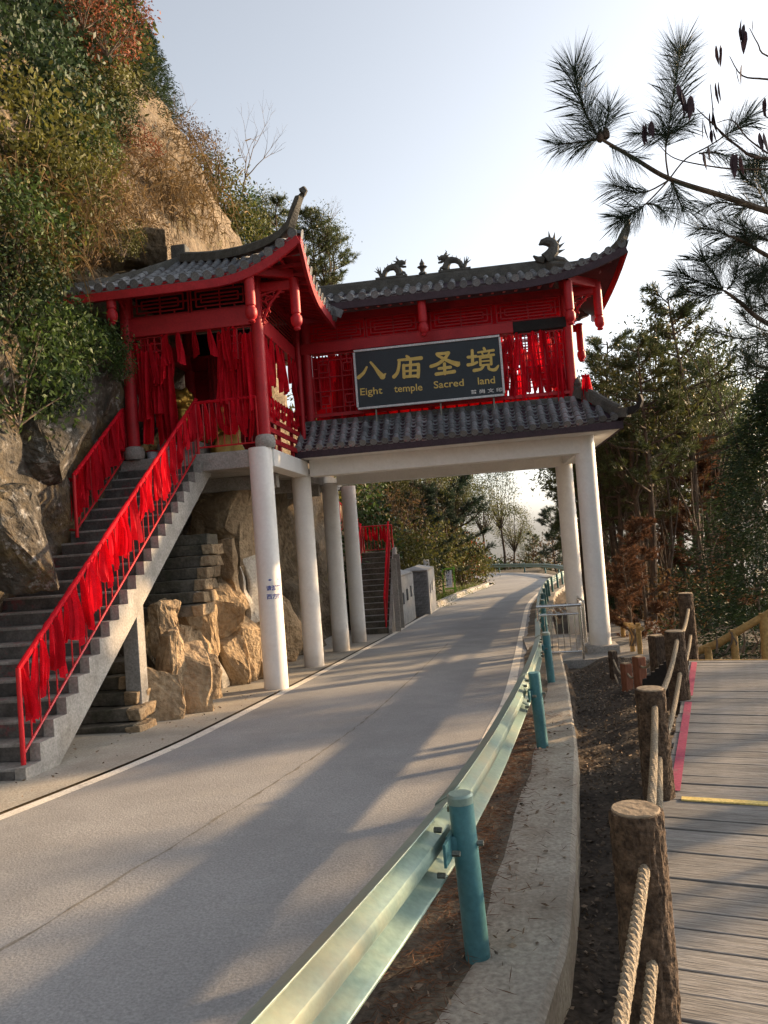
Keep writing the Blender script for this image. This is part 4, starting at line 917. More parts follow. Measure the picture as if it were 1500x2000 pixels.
# ------------------------------------------------------------ guardrail
def gpath(Y0, Y1, tail=None):
    P = [Vector((interp(y, GT), y, 0)) for y in np.arange(Y0, Y1, .5)]
    P = [Vector(((P[max(i-3, 0)].x+P[max(i-1, 0)].x+p.x+P[min(i+1, len(P)-1)].x+P[min(i+3, len(P)-1)].x)/5, p.y, 0)) if 3 < i < len(P)-4 else p for i, p in enumerate(P)]
    if tail: P += [Vector(p) for p in catmull([tuple(P[-1])]+tail, 8)]
    return P
def along(P, s):
    acc = 0
    for a, b in zip(P[:-1], P[1:]):
        L = (b-a).length
        if acc+L >= s: t = (s-acc)/L; return a.lerp(b, t), (b-a).normalized()
        acc += L
    return P[-1], (P[-1]-P[-2]).normalized()
WPROF = [(0, -.157), (.006, -.15), (.03, -.142), (.08, -.112), (.084, -.09), (.078, -.068), (.018, -.03), (.008, 0), (.018, .03), (.078, .068), (.084, .09), (.08, .112), (.03, .142), (.006, .15), (0, .157)]
def guardrail(P, first, spacing, label, name='guardrail', detail=6, lean=.035):
    total = sum((b-a).length for a, b in zip(P[:-1], P[1:])); o0, _ = along(P, 0)
    root = empty(name, (o0.x, o0.y, zr(o0.y)), 0, label=label, cat='guardrail'); O = Vector(root.location)
    def wp(s, n, z):
        p, d = along(P, s); nrm = Vector((-d.y, d.x, 0)); zz = zr(p.y); return p+nrm*n+Vector((0, 0, zz+z))-O
    n = int((total-first)//spacing)+1; ss = [first+i*spacing for i in range(n)]
    H = .545
    edges = [0]+[s+.18 for s in ss if 0 < s+.18 < total]+[total]
    for j, (a, b) in enumerate(zip(edges[:-1], edges[1:])):
        m = max(2, int((b-a)/.25)); off = .115+(.004 if j % 2 else 0); mb = MB(); ov = .16 if j < len(edges)-2 else 0
        for k in range(m+1):
            s = min(total, a+(b-a+ov)*k/m)
            for (pn, pz) in WPROF: mb.v.append(tuple(wp(s, off+pn, H+pz)))
        q = len(WPROF); mb.f = [(k*q+i, k*q+i+1, (k+1)*q+i+1, (k+1)*q+i) for k in range(m) for i in range(q-1)]
        o = mb.build('rail_beam', 'tealrail', root, True); sdf = o.modifiers.new('s', 'SOLIDIFY'); sdf.thickness = .005
    for i, s in enumerate(ss):
        b0 = wp(s, 0, -.15); t0 = wp(s, lean*.9, .745)
        po = MB().tube([b0, b0.lerp(t0, .5), t0], .057, 20).build('post', 'teal', root, True)
        ax = (t0-b0).normalized()
        if i != 3: MB().tube([t0-ax*.02, t0+ax*.012, t0+ax*.022], [.061, .061, .052], 20).build('post_cap', 'tealrail', po, True)
        if i < detail:
            p, d = along(P, s); nrm = Vector((-d.y, d.x, 0)); c = wp(s, -.02, H)
            MB().bar(c+nrm*.04, c+nrm*.125, .10, .075).build('bracket', 'teal', root, bevel=.006)
            MB().bar(c+nrm*.10-d*.17, c+nrm*.10+d*.17, .012, .10, (0, 0, 1)).build('bracket_plate', 'teal', root)
            for (ds, dz) in ((-.13, .1), (.13, .1), (-.13, -.1), (.13, -.1), (-.13, .0), (.06, .0)):
                q = c+d*ds+Vector((0, 0, dz))+nrm*(.075 if dz == 0 else .15); MB().tube([q, q-nrm*.035], .013, 6).build('bolt', 'bolt', root)
            q = c+nrm*.035; MB().tube([q-nrm*.03, q-nrm*.075], .013, 6).build('bolt', 'bolt', root)
    return root
GP = gpath(-4, 15.6)
s36 = 0
for a, b in zip(GP[:-1], GP[1:]):
    if b.y > 3.55: break
    s36 += (b-a).length
guardrail(GP, (s36 % 4.0)+.05, 4.0, 'teal roadside guardrail with steel posts curving from the boardwalk to the white gate column')
guardrail(gpath(17.2, 50, [(12.9, 55.5, 0), (12.2, 63, 0), (7.5, 69.5, 0), (-2, 72.5, 0), (-10, 73.5, 0)]), 1., 3.2, 'distant teal guardrail beyond the gate bending round the far curve', detail=3)

# ------------------------------------------------------------ stainless barrier by the right columns
def steel_barrier(a, b, h, label, nb):
    a = Vector(a); b = Vector(b); ro = empty('steel_barrier', a, 0, label=label, cat='barrier'); d = b-a; up = Vector((0, 0, 1))
    for p in (Vector(), d): MB().tube([p-up*.1, p+up*h], .024, 12).build('post', 'steel', ro, True)
    MB().tube([-d*.03+up*h, d*1.03+up*h], .03, 12).build('top_rail', 'steel', ro, True)
    for z in (h-.16, .08): MB().tube([up*z, d+up*z], .016, 10).build('cross_rail', 'steel', ro, True)
    bal = MB().tube([(0, 0, 0), (0, 0, 1)], .0085, 8).mesh('bar', 'steel', True)
    for i in range(1, nb): place(bal, 'bar', ro, (1, 0, 0), (0, 1, 0), (0, 0, h-.24), d*(i/nb)+up*.08)
    rg = MB()
    for i in range(3): c = d*(.32+.16*i)+up*(h-.08); rg.tube([c+d.normalized()*.05*math.cos(t)+up*.05*math.sin(t) for t in np.linspace(0, 6.283, 17)], .007, 6)
    rg.build('ring_ornament', 'steel', ro, True)
b0 = at(1056, 1265, 14.5); b1 = at(1140, 1280, 14.35); b0.z = b1.z
steel_barrier(b0, b1, .94, 'stainless steel barrier between the guardrail end and the right front column', 7)
steel_barrier(G(5.52, .35, gz(5.5, .3)), G(5.66, 2.55, gz(5.6, 2.5)), .94, 'stainless steel barrier running back between the two right columns', 14)
MB_ = MB().box(G(5.1, .9, gz(5, .9)-.06), (1.5, 3.6, .16), Matrix.Rotation(-TH, 3, 'Z')).build('column_pad', 'concrete'); tag(MB_, kind='structure')
cp = MB()
for k in range(5): cp.tube([(.17*math.cos(a), .17*math.sin(a), .05*k) for a in np.linspace(0, 6.283, 25)], .028, 8)
o = cp.build('corrugated_pipe', 'blackpipe', None, True); o.location = G(5.75, -.42, gz(5.75, 0)-.38); tag(o, 'coil of black corrugated pipe at the foot of the right front column', 'pipe')

# ------------------------------------------------------------ boardwalk, log posts, ropes
DF = Vector((.396, .918, 0)).normalized(); DR = Vector((DF.y, -DF.x, 0)); D0 = Vector((.592, 2.4, 0)); DZ = .44
deck = tag(MB().box(D0+DF*2.1+DR*1.25+Vector((0, 0, DZ-.13)), (2.3, 9.0, .14), Matrix((DR, DF, Vector((0, 0, 1)))).transposed()).build('boardwalk', 'bark'), kind='structure')
pw, gap = .142, .006; s = -2.5; i = 0
def plank_mesh(seed):
    rg = random.Random(seed); mb = MB(); n = 10; L = 2.5; w2 = (pw-gap)/2
    for k in range(n+1):
        x = L*k/n; dz = .002*math.sin(k*.9+seed)
        for (yy_, zz_) in ((-w2, -.03), (-w2, -.002), (-w2+.004, .0), (-.025, .0006), (-.02, -.0003), (-.015, .0006), (.018, .0004), (.023, -.0003), (.028, .0004), (w2-.004, 0), (w2, -.002), (w2, -.03)): mb.v.append((x, yy_, zz_+dz))
    q = 12; mb.f = [(k*q+j, k*q+j+1, (k+1)*q+j+1, (k+1)*q+j) for k in range(n) for j in range(q-1)]+[tuple(range(q)), tuple(n*q+j for j in range(q))]
    return mb.mesh('plank', 'wood')
PLM = [plank_mesh(k) for k in range(5)]
while s < 6.55:
    ofs = random.uniform(-.012, .012)
    o = place(random.choice(PLM), 'plank', deck, DR, DF, (0, 0, 1), D0+DF*s+DR*ofs+Vector((0, 0, DZ+random.uniform(-.0025, .0025))))
    s += pw; i += 1
o = place(MB().box((1.25, 0, 0), (2.5, .05, .008)).mesh('tread_strip', 'yellow'), 'tread_strip', deck, DR, DF, (0, 0, 1), D0+DF*2.12+DR*.10+Vector((0, 0, DZ+.0055)))
o = place(MB().box((1.25, 0, 0), (2.5, .02, .006)).mesh('end_strip', 'logyellow'), 'end_strip', deck, DR, DF, (0, 0, 1), D0+DF*6.5+Vector((0, 0, DZ+.006)))
for a, b in ((2.25, 4.5), (4.75, 6.4)):
    place(MB().box((0, (a+b)/2, 0), (.055, b-a, .002)).mesh('painted_line', 'magenta'), 'painted_line', deck, DR, DF, (0, 0, 1), D0+DR*.06+Vector((0, 0, DZ+.0045)))
def log_post(p, h, r, label, mat='barklog', sides=72):
    ro = empty('rope_post', p, random.uniform(0, 6), label=label, cat='post', group=None); mb = MB(); n = 80; sd = random.random()*50
    for k in range(n+1):
        z = -.12+(h+.12)*k/n; 
        for j in range(sides):
            a = 2*math.pi*j/sides; rr = r*(1.05-.05*k/n)*(1+.05*noise.noise(Vector((math.cos(a)*1.2, math.sin(a)*1.2, z*2+sd)))+.16*(.35-abs(noise.noise(Vector((math.cos(a)*4.2, math.sin(a)*4.2, z*6+sd)))))+.10*(.3-abs(noise.noise(Vector((math.cos(a)*9, math.sin(a)*9, z*15+sd)))))+.03*noise.noise(Vector((math.cos(a)*20, math.sin(a)*20, z*50+sd))))
            mb.v.append((rr*math.cos(a), rr*math.sin(a), z))
    mb.f = [(k*sides+j, k*sides+(j+1) % sides, (k+1)*sides+(j+1) % sides, (k+1)*sides+j) for k in range(n) for j in range(sides)]
    mb.f.append(tuple(n*sides+j for j in range(sides))); mb.build('trunk', mat, ro, True)
    MB().lathe([(r*.93, h-.005), (r*.95, h+.004), (r*.9, h+.008)], 22).build('cut_top', 'endgrain', ro, True); return ro
LP = [D0+DF*(-2.05)+DR*.10, D0+DF*.07+DR*.10, D0+DF*2.15-DR*.02, D0+DF*4.62-DR*.01, D0+DF*7.1+DR*.0]
PH = [.66, .66, .60, .58, .62]
lb = ['bark covered log post with rope beside the start of the boardwalk', 'thick bark covered log post holding rope in front of the yellow strip', 'bark covered log post with sawn top beside the yellow strip', 'bark covered log post at the end of the painted pink line', 'slender bark covered post past the end of the boardwalk']
for k in range(5): log_post(Vector((LP[k].x, LP[k].y, DZ if k < 4 else DZ-.35)), PH[k] if k < 4 else 1.02, .078 if k < 3 else .08, lb[k])
def rope(a, b, sag, r, label, n=60, group=None, twist=True):
    a = Vector(a); b = Vector(b); ro = bpy.data.objects.new('x', None); mb = MB(); bpy.data.objects.remove(ro); L = (b-a).length; n = max(24, int(L/.011)) if twist else 24
    base = [a.lerp(b, t)-Vector((0, 0, sag*4*t*(1-t))) for t in np.linspace(0, 1, n)]
    o0 = a.copy()
    if twist:
        for ph in (0, 2.094, 4.189):
            pts = []
            for i_, p in enumerate(base):
                d = (base[min(i_+1, n-1)]-base[max(i_-1, 0)]).normalized(); x = d.cross(Vector((0, 0, 1))).normalized(); y = x.cross(d); an = ph+i_*.85
                pts.append(p+(x*math.cos(an)+y*math.sin(an))*r*.40-o0)
            mb.tube(pts, r*.64, 7)
    else: mb.tube([p-o0 for p in base], r, 6)
    o = mb.build('rope', 'rope', None, True); o.location = o0; return tag(o, label, 'rope', group)
nm = ['nearest', 'near', 'middle', 'far']
for k in range(4):
    for (hh, w_) in ((.52, 'upper'), (.24, 'lower')):
        zz = [DZ+hh if q < 4 else DZ+.5 if hh > .4 else DZ+.2 for q in (k, k+1)]
        a = Vector((LP[k].x, LP[k].y, zz[0]))-DR*.0+DR*.02; b = Vector((LP[k+1].x, LP[k+1].y, zz[1]))+DR*.02
        rope(a, b, .07, .018, w_+' thick beige rope strung '+['toward the start of the boardwalk', 'between the thick log post and the yellow strip post', 'between the yellow strip post and the pink line post', 'from the pink line post to the slender post'][k])
# lower walkway with small posts and slack ropes
lw = tag(MB().box((0, 0, 0), (.1, .1, .05)).build('lower_boardwalk', 'bark'), kind='structure'); lw.location = (4.4, 14.2, -.62)
ldir = Vector((1.9, 6.2, 0)).normalized(); lr = Vector((ldir.y, -ldir.x, 0))
plm = MB().box((0, 0, 0), (1.15, .13, .035)).mesh('plank', 'wood')
for k in range(66): place(plm, 'plank', lw, lr, ldir, (0, 0, 1), Vector((-.95, -3.2, .10))+ldir*(k*.142)+Vector((0, 0, random.uniform(-.004, .004)-.001*k)))
LQ = [(at(1222, 1296, 10.2), .5, .065), (at(1247, 1283, 9.6), .58, .07), (at(1281, 1242, 9.0), .66, .08), (at(1196, 1272, 11.5), .5, .06)]
LQL = ['short reddish square post at the foot of the lower steps', 'reddish square post beside the black stair stringer', 'taller dark post at the top of the lower steps', 'short dark post beside the white column foot']
tops = []
for (p, h, r_), l_, mt in zip(LQ, LQL, ('postred', 'postred', 'bark', 'bark')):
    ro = empty('walkway_post', (p.x, p.y, p.z-h), R(20), label=l_, cat='post')
    MB().box((0, 0, h/2-.3), (r_*1.7, r_*1.7, h+.6)).build('post_shaft', mt, ro, bevel=.008); MB().box((0, 0, h+.004), (r_*1.4, r_*1.4, .012)).build('cut_top', 'endgrain', ro); tops.append(p)
for (i_, j_, nme) in ((3, 0, 'beside the white column foot'), (0, 1, 'between the two reddish posts'), (1, 2, 'from the reddish post to the taller dark post')):
    for dz, u_ in ((-.1, 'upper'), (-.32, 'lower')): rope(tops[i_]+Vector((0, 0, dz)), tops[j_]+Vector((0, 0, dz)), .12, .014, u_+' slack rope '+nme, twist=False)
# sawtooth stringer of the steps leading down
sp0 = at(1318, 1278, 8.3); sp1 = at(1252, 1334, 8.6); dv = sp1-sp0; L = math.hypot(dv.x, dv.y); nst = 8
poly = []
for k in range(nst): poly += [(L*k/nst, dv.z*k/nst), (L*(k+.92)/nst, dv.z*k/nst-.005)]
poly += [(L, dv.z), (L, dv.z-.35), (0, -.38)]
fr = Matrix.Translation(sp0) @ Matrix.Rotation(math.atan2(dv.y, dv.x), 4, 'Z')
bm = bmesh.new(); vs = [bm.verts.new(fr @ Vector((p[0], -.03, p[1]))) for p in poly]; f = bm.faces.new(vs); r_ = bmesh.ops.extrude_face_region(bm, geom=[f])
bmesh.ops.translate(bm, verts=[v for v in r_['geom'] if isinstance(v, bmesh.types.BMVert)], vec=Vector((-dv.y, dv.x, 0)).normalized()*-.06); bmesh.ops.triangulate(bm, faces=bm.faces)
me = bpy.data.meshes.new('stair_stringer'); bm.to_mesh(me); bm.free(); me.materials.append(M['dark']); tag(obj('stair_stringer', me), 'black sawtooth stair stringer between the boardwalk and the reddish posts', 'stringer')
# yellow log railing right of the boardwalk end
lrz = empty('log_railing', at(1430, 1290, 10.6), 0, label='yellow log railing with twisted vines past the end of the boardwalk', cat='railing'); O = Vector(lrz.location)
for (x, y0, y1, Y, r_) in ((1492, 1198, 1300, 10.4, .065), (1432, 1230, 1300, 10.6, .05), (1382, 1262, 1300, 10.8, .05), (1350, 1270, 1305, 11, .05)):
    MB().tube([at(x+6, y1, Y)-O-Vector((0, 0, .5)), at(x, y0, Y)-O], r_, 12).build('log_post', 'logyellow', lrz, True)
MB().tube([at(1330, 1284, 11.1)-O, at(1400, 1258, 10.75)-O, at(1460, 1222, 10.5)-O, at(1560, 1165, 10.2)-O], [.05, .055, .05, .05], 12).build('log_rail', 'logyellow', lrz, True)
mb = MB()
for k in range(7):
    x = 1400+k*17; mb.tube([at(x, 1275, 10.6)-O, at(x+random.uniform(-14, 14), 1255, 10.55)-O, at(x+random.uniform(-12, 16), 1238-k*4, 10.55)-O], [.018, .014, .006], 6)
mb.build('vine', 'twig', lrz, True)
lz = empty('log_railing', at(1245, 1225, 15), 0, label='twisted log railing beside the lower boardwalk among the trunks', cat='railing'); O = Vector(lz.location)
for (x, y0, Y) in ((1232, 1217, 15), (1246, 1217, 14.6), (1215, 1208, 17), (1207, 1204, 19)): MB().tube([at(x+4, 1275, Y)-O-Vector((0, 0, .4)), at(x, y0, Y)-O], .05, 10).build('log_post', 'logyellow', lz, True)
MB().tube([at(1206, 1212, 19)-O, at(1232, 1222, 15)-O, at(1254, 1228, 14.4)-O], .04, 8).build('log_rail', 'logyellow', lz, True)
mb = MB()
for k in range(6): mb.tube([at(1228+k*5, 1228, 14.9)-O, at(1232+k*4+random.uniform(-6, 6), 1245, 14.9)-O, at(1230+k*4, 1262, 14.9)-O], .014, 5)
mb.build('vine', 'twig', lz, True)

# ------------------------------------------------------------ second stair, cabinets, notice beyond the gate
s2r = empty('roadside_staircase', (-.66, 22.95, zr(22.9)), -R(6), label='narrow brick staircase with red handrails beyond the white columns', cat='staircase')
for k in range(14):
    MB().box((0, .21*k+.13, .17*k+.06), (1.05, .27, .22)).build('step', 'oldstep', s2r); MB().box((0, .21*k+.115, .17*k+.172), (1.06, .24, .02)).build('tread', 'concrete', s2r)
MB().prism([(-.1, -.2), (-.1, .15), (2.9, 2.5), (3.4, 2.5), (3.4, -.2)], 0, 1, Matrix(((0, .1, 0, .55), (1, 0, 0, 0), (0, 0, 1, 0), (0, 0, 0, 1)))).build('side_wall', 'concrete', s2r)
MB().box((0, 3.4, 1.2), (1.15, 1.0, 2.3)).build('landing', 'concrete', s2r)
MB().bar((.78, .55, -.1), (.78, .55, 2.2), .10, .16, (1, 0, 0)).build('pier', 'concrete', s2r); MB().bar((.78, 1.6, -.1), (.78, 1.6, 2.3), .10, .2, (1, 0, 0)).build('pier', 'concrete', s2r)
def W2(x, y, z): return s2r.matrix_basis @ Vector((x, y, z)) if False else Vector(s2r.location)+Matrix.Rotation(-R(6), 3, 'Z') @ Vector((x, y, z))
railing('stair_railing', 'red handrail on the road side of the brick staircase beyond the columns', [W2(.47, .05, .1), W2(.47, 2.9, 2.45)], .92, (0, 1), 20)
railing('stair_railing', 'red handrail on the hill side of the brick staircase beyond the columns', [W2(-.47, .05, .1), W2(-.47, 2.9, 2.45)], .92, (0, 1), 20)
railing('stair_railing', 'red railing closing the top landing of the brick staircase', [W2(-.5, 3.6, 2.36), W2(.5, 3.6, 2.36)], .92, (0, 1), 8, wrap=False)
for k in range(7): hang_ribbon(W2(-.4+.13*k, 3.58, 3.26), 'short', 'red ribbon on the landing railing of the brick staircase', 'ribbons on the landing railing', 0, 1.25)
railing('stair_railing', 'red railing on the upper flight seen between the rear white columns', [W2(-1.1, 2.6, 3.2), W2(-.75, 4.4, 2.6)], .95, (0, 1), 8)

def cabinet(pA, pB, depth, h, label, brick, wins):
    """pA->pB is the face turned to the road; its left end face looks at the camera"""
    a = Vector(pA); b = Vector(pB); d = (b-a); L = d.length; d.normalize(); nl = Vector((-d.y, d.x, 0))
    ro = empty('stone_cabinet', a, math.atan2(d.y, d.x), label=label, cat='cabinet')
    MB().box((L/2, depth/2, h/2-.1), (L-.04, depth-.04, h+.1)).build('body', 'brickgrey', ro)
    bw = bpy.data.meshes.new('x'); bpy.data.meshes.remove(bw)
    # road face: pale slab with window openings, built as a frame of pieces
    xs_ = [0]; 
    for (w0, w1, z0, z1) in wins: xs_ += [w0, w1]
    xs_.append(L); mb = MB()
    for i_ in range(len(xs_)-1):
        x0, x1 = xs_[i_], xs_[i_+1]
        if i_ % 2 == 0: mb.box(((x0+x1)/2, -.02, h/2-.05), (x1-x0, .06, h+.1))
        else:
            z0, z1 = wins[(i_-1)//2][2:]; mb.box(((x0+x1)/2, -.02, z0/2-.05), (x1-x0, .06, z0+.1)); mb.box(((x0+x1)/2, -.02, (z1+h)/2), (x1-x0, .06, h-z1))
    mb.build('road_face', 'blockwhite', ro)
    for (w0, w1, z0, z1) in wins: MB().box(((w0+w1)/2, .012, (z0+z1)/2), (w1-w0, .01, z1-z0)).build('vent_opening', 'dark', ro)
    bm_ = MB().box((0, 0, 0), (.03, .245, .092)).mesh('brick', 'brickgrey'); bh = MB().box((0, 0, 0), (.03, .118, .092)).mesh('brick', 'brickgrey')
    if brick:
        nrow = int(h/.1)
        for r_ in range(nrow):
            y = 0; off = (r_ % 2)*.125
            if off: place(bh, 'brick', ro, (1, 0, 0), (0, 1, 0), (0, 0, 1), (.012+random.uniform(-.004, .004), .06, .05+r_*.1))
            y = off
            while y+.25 <= depth+.01: place(bm_, 'brick', ro, (1, 0, 0), (0, 1, 0), (0, 0, 1), (.012+random.uniform(-.004, .004), y+.125, .05+r_*.1)); y += .25
    MB().box((L/2, depth/2, h+.03), (L+.06, depth+.08, .07)).build('cap', 'concrete', ro, bevel=.02)
    mb = MB(); mb.add([(0, -.03, h+.06), (L, -.03, h+.06), (L, depth, h+.06), (0, depth, h+.06), (L*.2, depth*.5, h+.2), (L*.8, depth*.5, h+.2)], [(0, 1, 5, 4), (1, 2, 5), (2, 3, 4, 5), (3, 0, 4)]); mb.build('cap_mound', 'blockwhite', ro)
    return ro
q0 = gpt(783, 1221); q1 = gpt(810, 1206)
cabinet(q0, q1, .75, 1.55, 'pale stone cabinet with three dark openings next to the brick staircase', True, [(.35, .75, .62, 1.02), (1.15, 1.55, .68, 1.08), (2.0, 2.3, .74, 1.14)] if (q1-q0).length > 2.4 else [(.2, .4, .62, 1.0), (.6, .8, .68, 1.06)])
q0 = gpt(839, 1200); q1 = gpt(851, 1189)
cabinet(q0, q1, 1.0, 1.62, 'grey brick cabinet with pale road face and white pillar behind', True, [(.5, .75, .75, 1.1), (1.3, 1.55, .8, 1.15)])
wp_ = at(834, 1120, 33.5); o = MB().box((0, 0, .0), (.24, .24, 2.7)).build('white_pillar', 'whiteboard', None, bevel=.01); o.location = (wp_.x, wp_.y, wp_.z-.75); tag(o, 'plain white pillar rising behind the grey brick cabinet', 'pillar')
gs = gpt(868, 1168); gs2 = gpt(886, 1160); gl = empty('notice_board', gs, R(12), label='bright green framed notice board with white panel on the verge', cat='notice board')
for x in (0, .60): MB().box((x, 0, .75), (.07, .07, 1.6)).build('post', 'greenpaint', gl)
for z in (.45, 1.46): MB().box((.3, 0, z), (.74, .06, .07)).build('cross_bar', 'greenpaint', gl)
MB().box((.3, -.02, .95), (.34, .03, .86)).build('panel', 'whiteboard', gl)
for k in range(3):
    mb = MB()
    for j in range(9): mb.box((.22+.08*k, -.037, 1.28-j*.075), (.035, .003, .05))
    mb.build('printed_column', 'purpleprint', gl)

# ------------------------------------------------------------ cliff
CZ = [-1, 3.3, 4.5, 6.6, 7.6, 9, 10.5, 13, 17, 22]
CT = [(2, [-7.2, -7.0, -6.9, -7.0, -7.4, -8, -8.6, -9.8, -12, -15]), (7.5, [-6.1, -6.0, -5.9, -5.9, -6.1, -6.6, -7.1, -8.4, -10.6, -14]), (9.3, [-5.25, -5.25, -5.15, -5.2, -5.5, -6.1, -6.7, -8, -10.2, -13]), (10.6, [-4.9, -4.95, -4.85, -4.85, -5.1, -5.8, -6.4, -7.6, -9.8, -13]),
      (13.3, [-4.6, -4.65, -4.55, -4.5, -4.5, -5.3, -5.9, -7.1, -9.4, -12]), (15, [-4.3, -4.35, -4.35, -4.2, -4.1, -4.8, -5.4, -6.7, -8.9, -12]), (17, [-3.0, -3.1, -4.0, -3.9, -3.6, -4.1, -4.6, -5.9, -7.9, -11]),
      (20, [-2.0, -2.2, -3.2, -3.2, -2.7, -3.0, -3.4, -4.7, -6.4, -9]), (23, [-1.9, -2.2, -2.6, -2.9, -3.0, -3.4, -3.9, -5.3, -7.4, -10]), (26.5, [-1.1, -1.6, -2.2, -3.2, -3.8, -4.6, -5.4, -7, -9.6, -13]), (33, [.6, -.6, -1.5, -3.2, -4, -5.2, -6.5, -9, -13, -18])]
def cliff0(Y, z):
    cols = [float(np.interp(z, CZ, c[1])) for c in CT]; return float(np.interp(Y, [c[0] for c in CT], cols))
def cliffX(Y, z):
    x = cliff0(Y, z); a = .42*fbm((Y*.35, z*.42, 4), 3)+.20*fbm((Y*.9+z*.5, z*1.3, 8), 4)
    st_ = abs(((z+.35*Y*.3+.5*fbm((Y*.25, z*.25, 2), 2)) % 1.5)/1.5-.5)*2; a += .22*(st_-.5)*(1 if z < 7 else .4)
    a += .06*fbm((Y*3.1, z*3.1, 3), 3)
    if z < 4 and Y < 14.2: a = min(a, .12)
    nt_ = sm((Y-10.8)/.9)*(1-sm((Y-14.4)/.8))*sm((z-5.7)/.5)*(1-sm((z-7.45)/.35))
    return x+a-1.05*nt_
ys = np.arange(2, 33, .15); zs = np.arange(-1, 21, .15)
V = np.array([(cliffX(y, z), y, z+.12*noise.noise(Vector((y*.8, z*.8, 9)))) for y in ys for z in zs]); nz_ = len(zs)
I = np.array([(j*nz_+i, j*nz_+i+1, (j+1)*nz_+i+1, (j+1)*nz_+i) for j in range(len(ys)-1) for i in range(nz_-1)])
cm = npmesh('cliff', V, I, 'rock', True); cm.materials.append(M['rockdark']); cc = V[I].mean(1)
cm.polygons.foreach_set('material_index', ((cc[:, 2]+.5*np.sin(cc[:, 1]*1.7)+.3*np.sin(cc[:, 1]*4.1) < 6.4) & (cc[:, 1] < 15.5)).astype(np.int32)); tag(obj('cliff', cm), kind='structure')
def hit_cliff(px, py):
    for Y in np.arange(6, 40, .08):
        P = at(px, py, Y)
        if P.x < cliffX(min(Y, 33), P.z) and Y < 33: return P
    return at(px, py, 22)
def hit_ground(px, py):
    for Y in np.arange(3, 120, .15):
        P = at(px, py, Y)
        if P.z < terrain(P.x, P.y): return P
    return at(px, py, 60)

# ------------------------------------------------------------ boulders, slabs, old stone steps
def rock_mesh(seed, sz, cuts=7, sub=4, rough=.10, mat='rock'):
    rg = random.Random(seed); bm = bmesh.new(); bmesh.ops.create_icosphere(bm, subdivisions=sub, radius=1)
    planes = []
    for k in range(cuts):
        n = Vector((rg.uniform(-1, 1), rg.uniform(-1, 1), rg.uniform(-1, 1))).normalized(); planes.append((n, rg.uniform(.55, .82)))
    for v in bm.verts:
        p = v.co.copy()
        for n, d in planes:
            t = p.dot(n)
            if t > d: p -= n*(t-d)*.92
        p *= 1+rough*noise.fractal(p*2.2+Vector((seed*3.1, 0, 0)), 1, 2.1, 5)+.02*noise.noise(p*9)
        v.co = Vector((p.x*sz[0], p.y*sz[1], p.z*sz[2]))
    me = bpy.data.meshes.new('rock'); bm.to_mesh(me); bm.free(); me.materials.append(M[mat]); me.polygons.foreach_set('use_smooth', [True]*len(me.polygons))
    try: me.set_sharp_from_angle(angle=R(30))
    except Exception: pass
    return me
def crag(px, py, Y, sz, label, seed, rot=(0, 0, 0), mat='rockslab', n=13):
    rg = random.Random(seed); bm = bmesh.new()
    for k in range(n):
        p = Vector((rg.uniform(-1, 1), rg.uniform(-1, 1), rg.uniform(-1, 1))); p /= max(abs(p.x), abs(p.y), abs(p.z))*rg.uniform(1.0, 1.25); bm.verts.new((p.x*sz[0], p.y*sz[1], p.z*sz[2]))
    r_ = bmesh.ops.convex_hull(bm, input=bm.verts); bmesh.ops.delete(bm, geom=[v for v in bm.verts if not v.link_faces], context='VERTS')
    bmesh.ops.bevel(bm, geom=list(bm.edges), offset=.018, segments=1, affect='EDGES')
    bmesh.ops.triangulate(bm, faces=bm.faces); bmesh.ops.subdivide_edges(bm, edges=[e for e in bm.edges if e.calc_length() > .12], cuts=4, use_grid_fill=True)
    for v in bm.verts:
        q = v.co+Vector((seed*1.3, 0, 0)); st_ = .5-abs(((q.z*5+q.x*2) % 1)-.5)
        v.co += v.normal*(.045*noise.noise(q*2.3)+.03*noise.noise(q*7)+.012*noise.noise(q*19)-.02*(st_ < .07))
    me = bpy.data.meshes.new('crag'); bm.to_mesh(me); bm.free(); me.materials.append(M[mat]); o = obj('crag', me); o.location = at(px, py, Y); o.rotation_euler = rot; return tag(o, label, 'rock')
def rock(px, py, Y, sz, label, seed, rot=(0, 0, 0), mat='rock', name='boulder', **k):
    o = obj(name, rock_mesh(seed, sz, mat=mat, **k)); o.location = at(px, py, Y); o.rotation_euler = rot; return tag(o, label, 'rock')
crag(-25, 1060, 9.9, (.55, .9, .8), 'dark lichen spotted boulder beside the lower concrete steps', 3, (0, 0, 0.90), 'rockdark', 22)
crag(30, 890, 11.0, (.6, 1.0, .55), 'mossy rounded boulder above the lower stair rock', 5, (0, 0, 1.50), 'rockdark', 22)
crag(88, 965, 11.9, (.42, .7, .8), 'smooth tan rock face beside the upper steps', 8, (0, 0, 2.40), 'rockdark', 22)
crag(165, 765, 13.0, (.5, .8, .6), 'dark grey rounded rock under the leafy bush by the pavilion', 13, (0, 0, 3.90), 'rockdark', 22)
crag(235, 520, 15.4, (1.5, 1.0, .42), 'overhanging rock ledge above the pavilion roof', 17, (0, 0, 5.10), 'rock', 22)
crag(120, 530, 14.2, (.9, 1.0, .45), 'weathered rock ledge left of the pavilion roof', 19, (0, 0, 5.70), 'rock', 22)
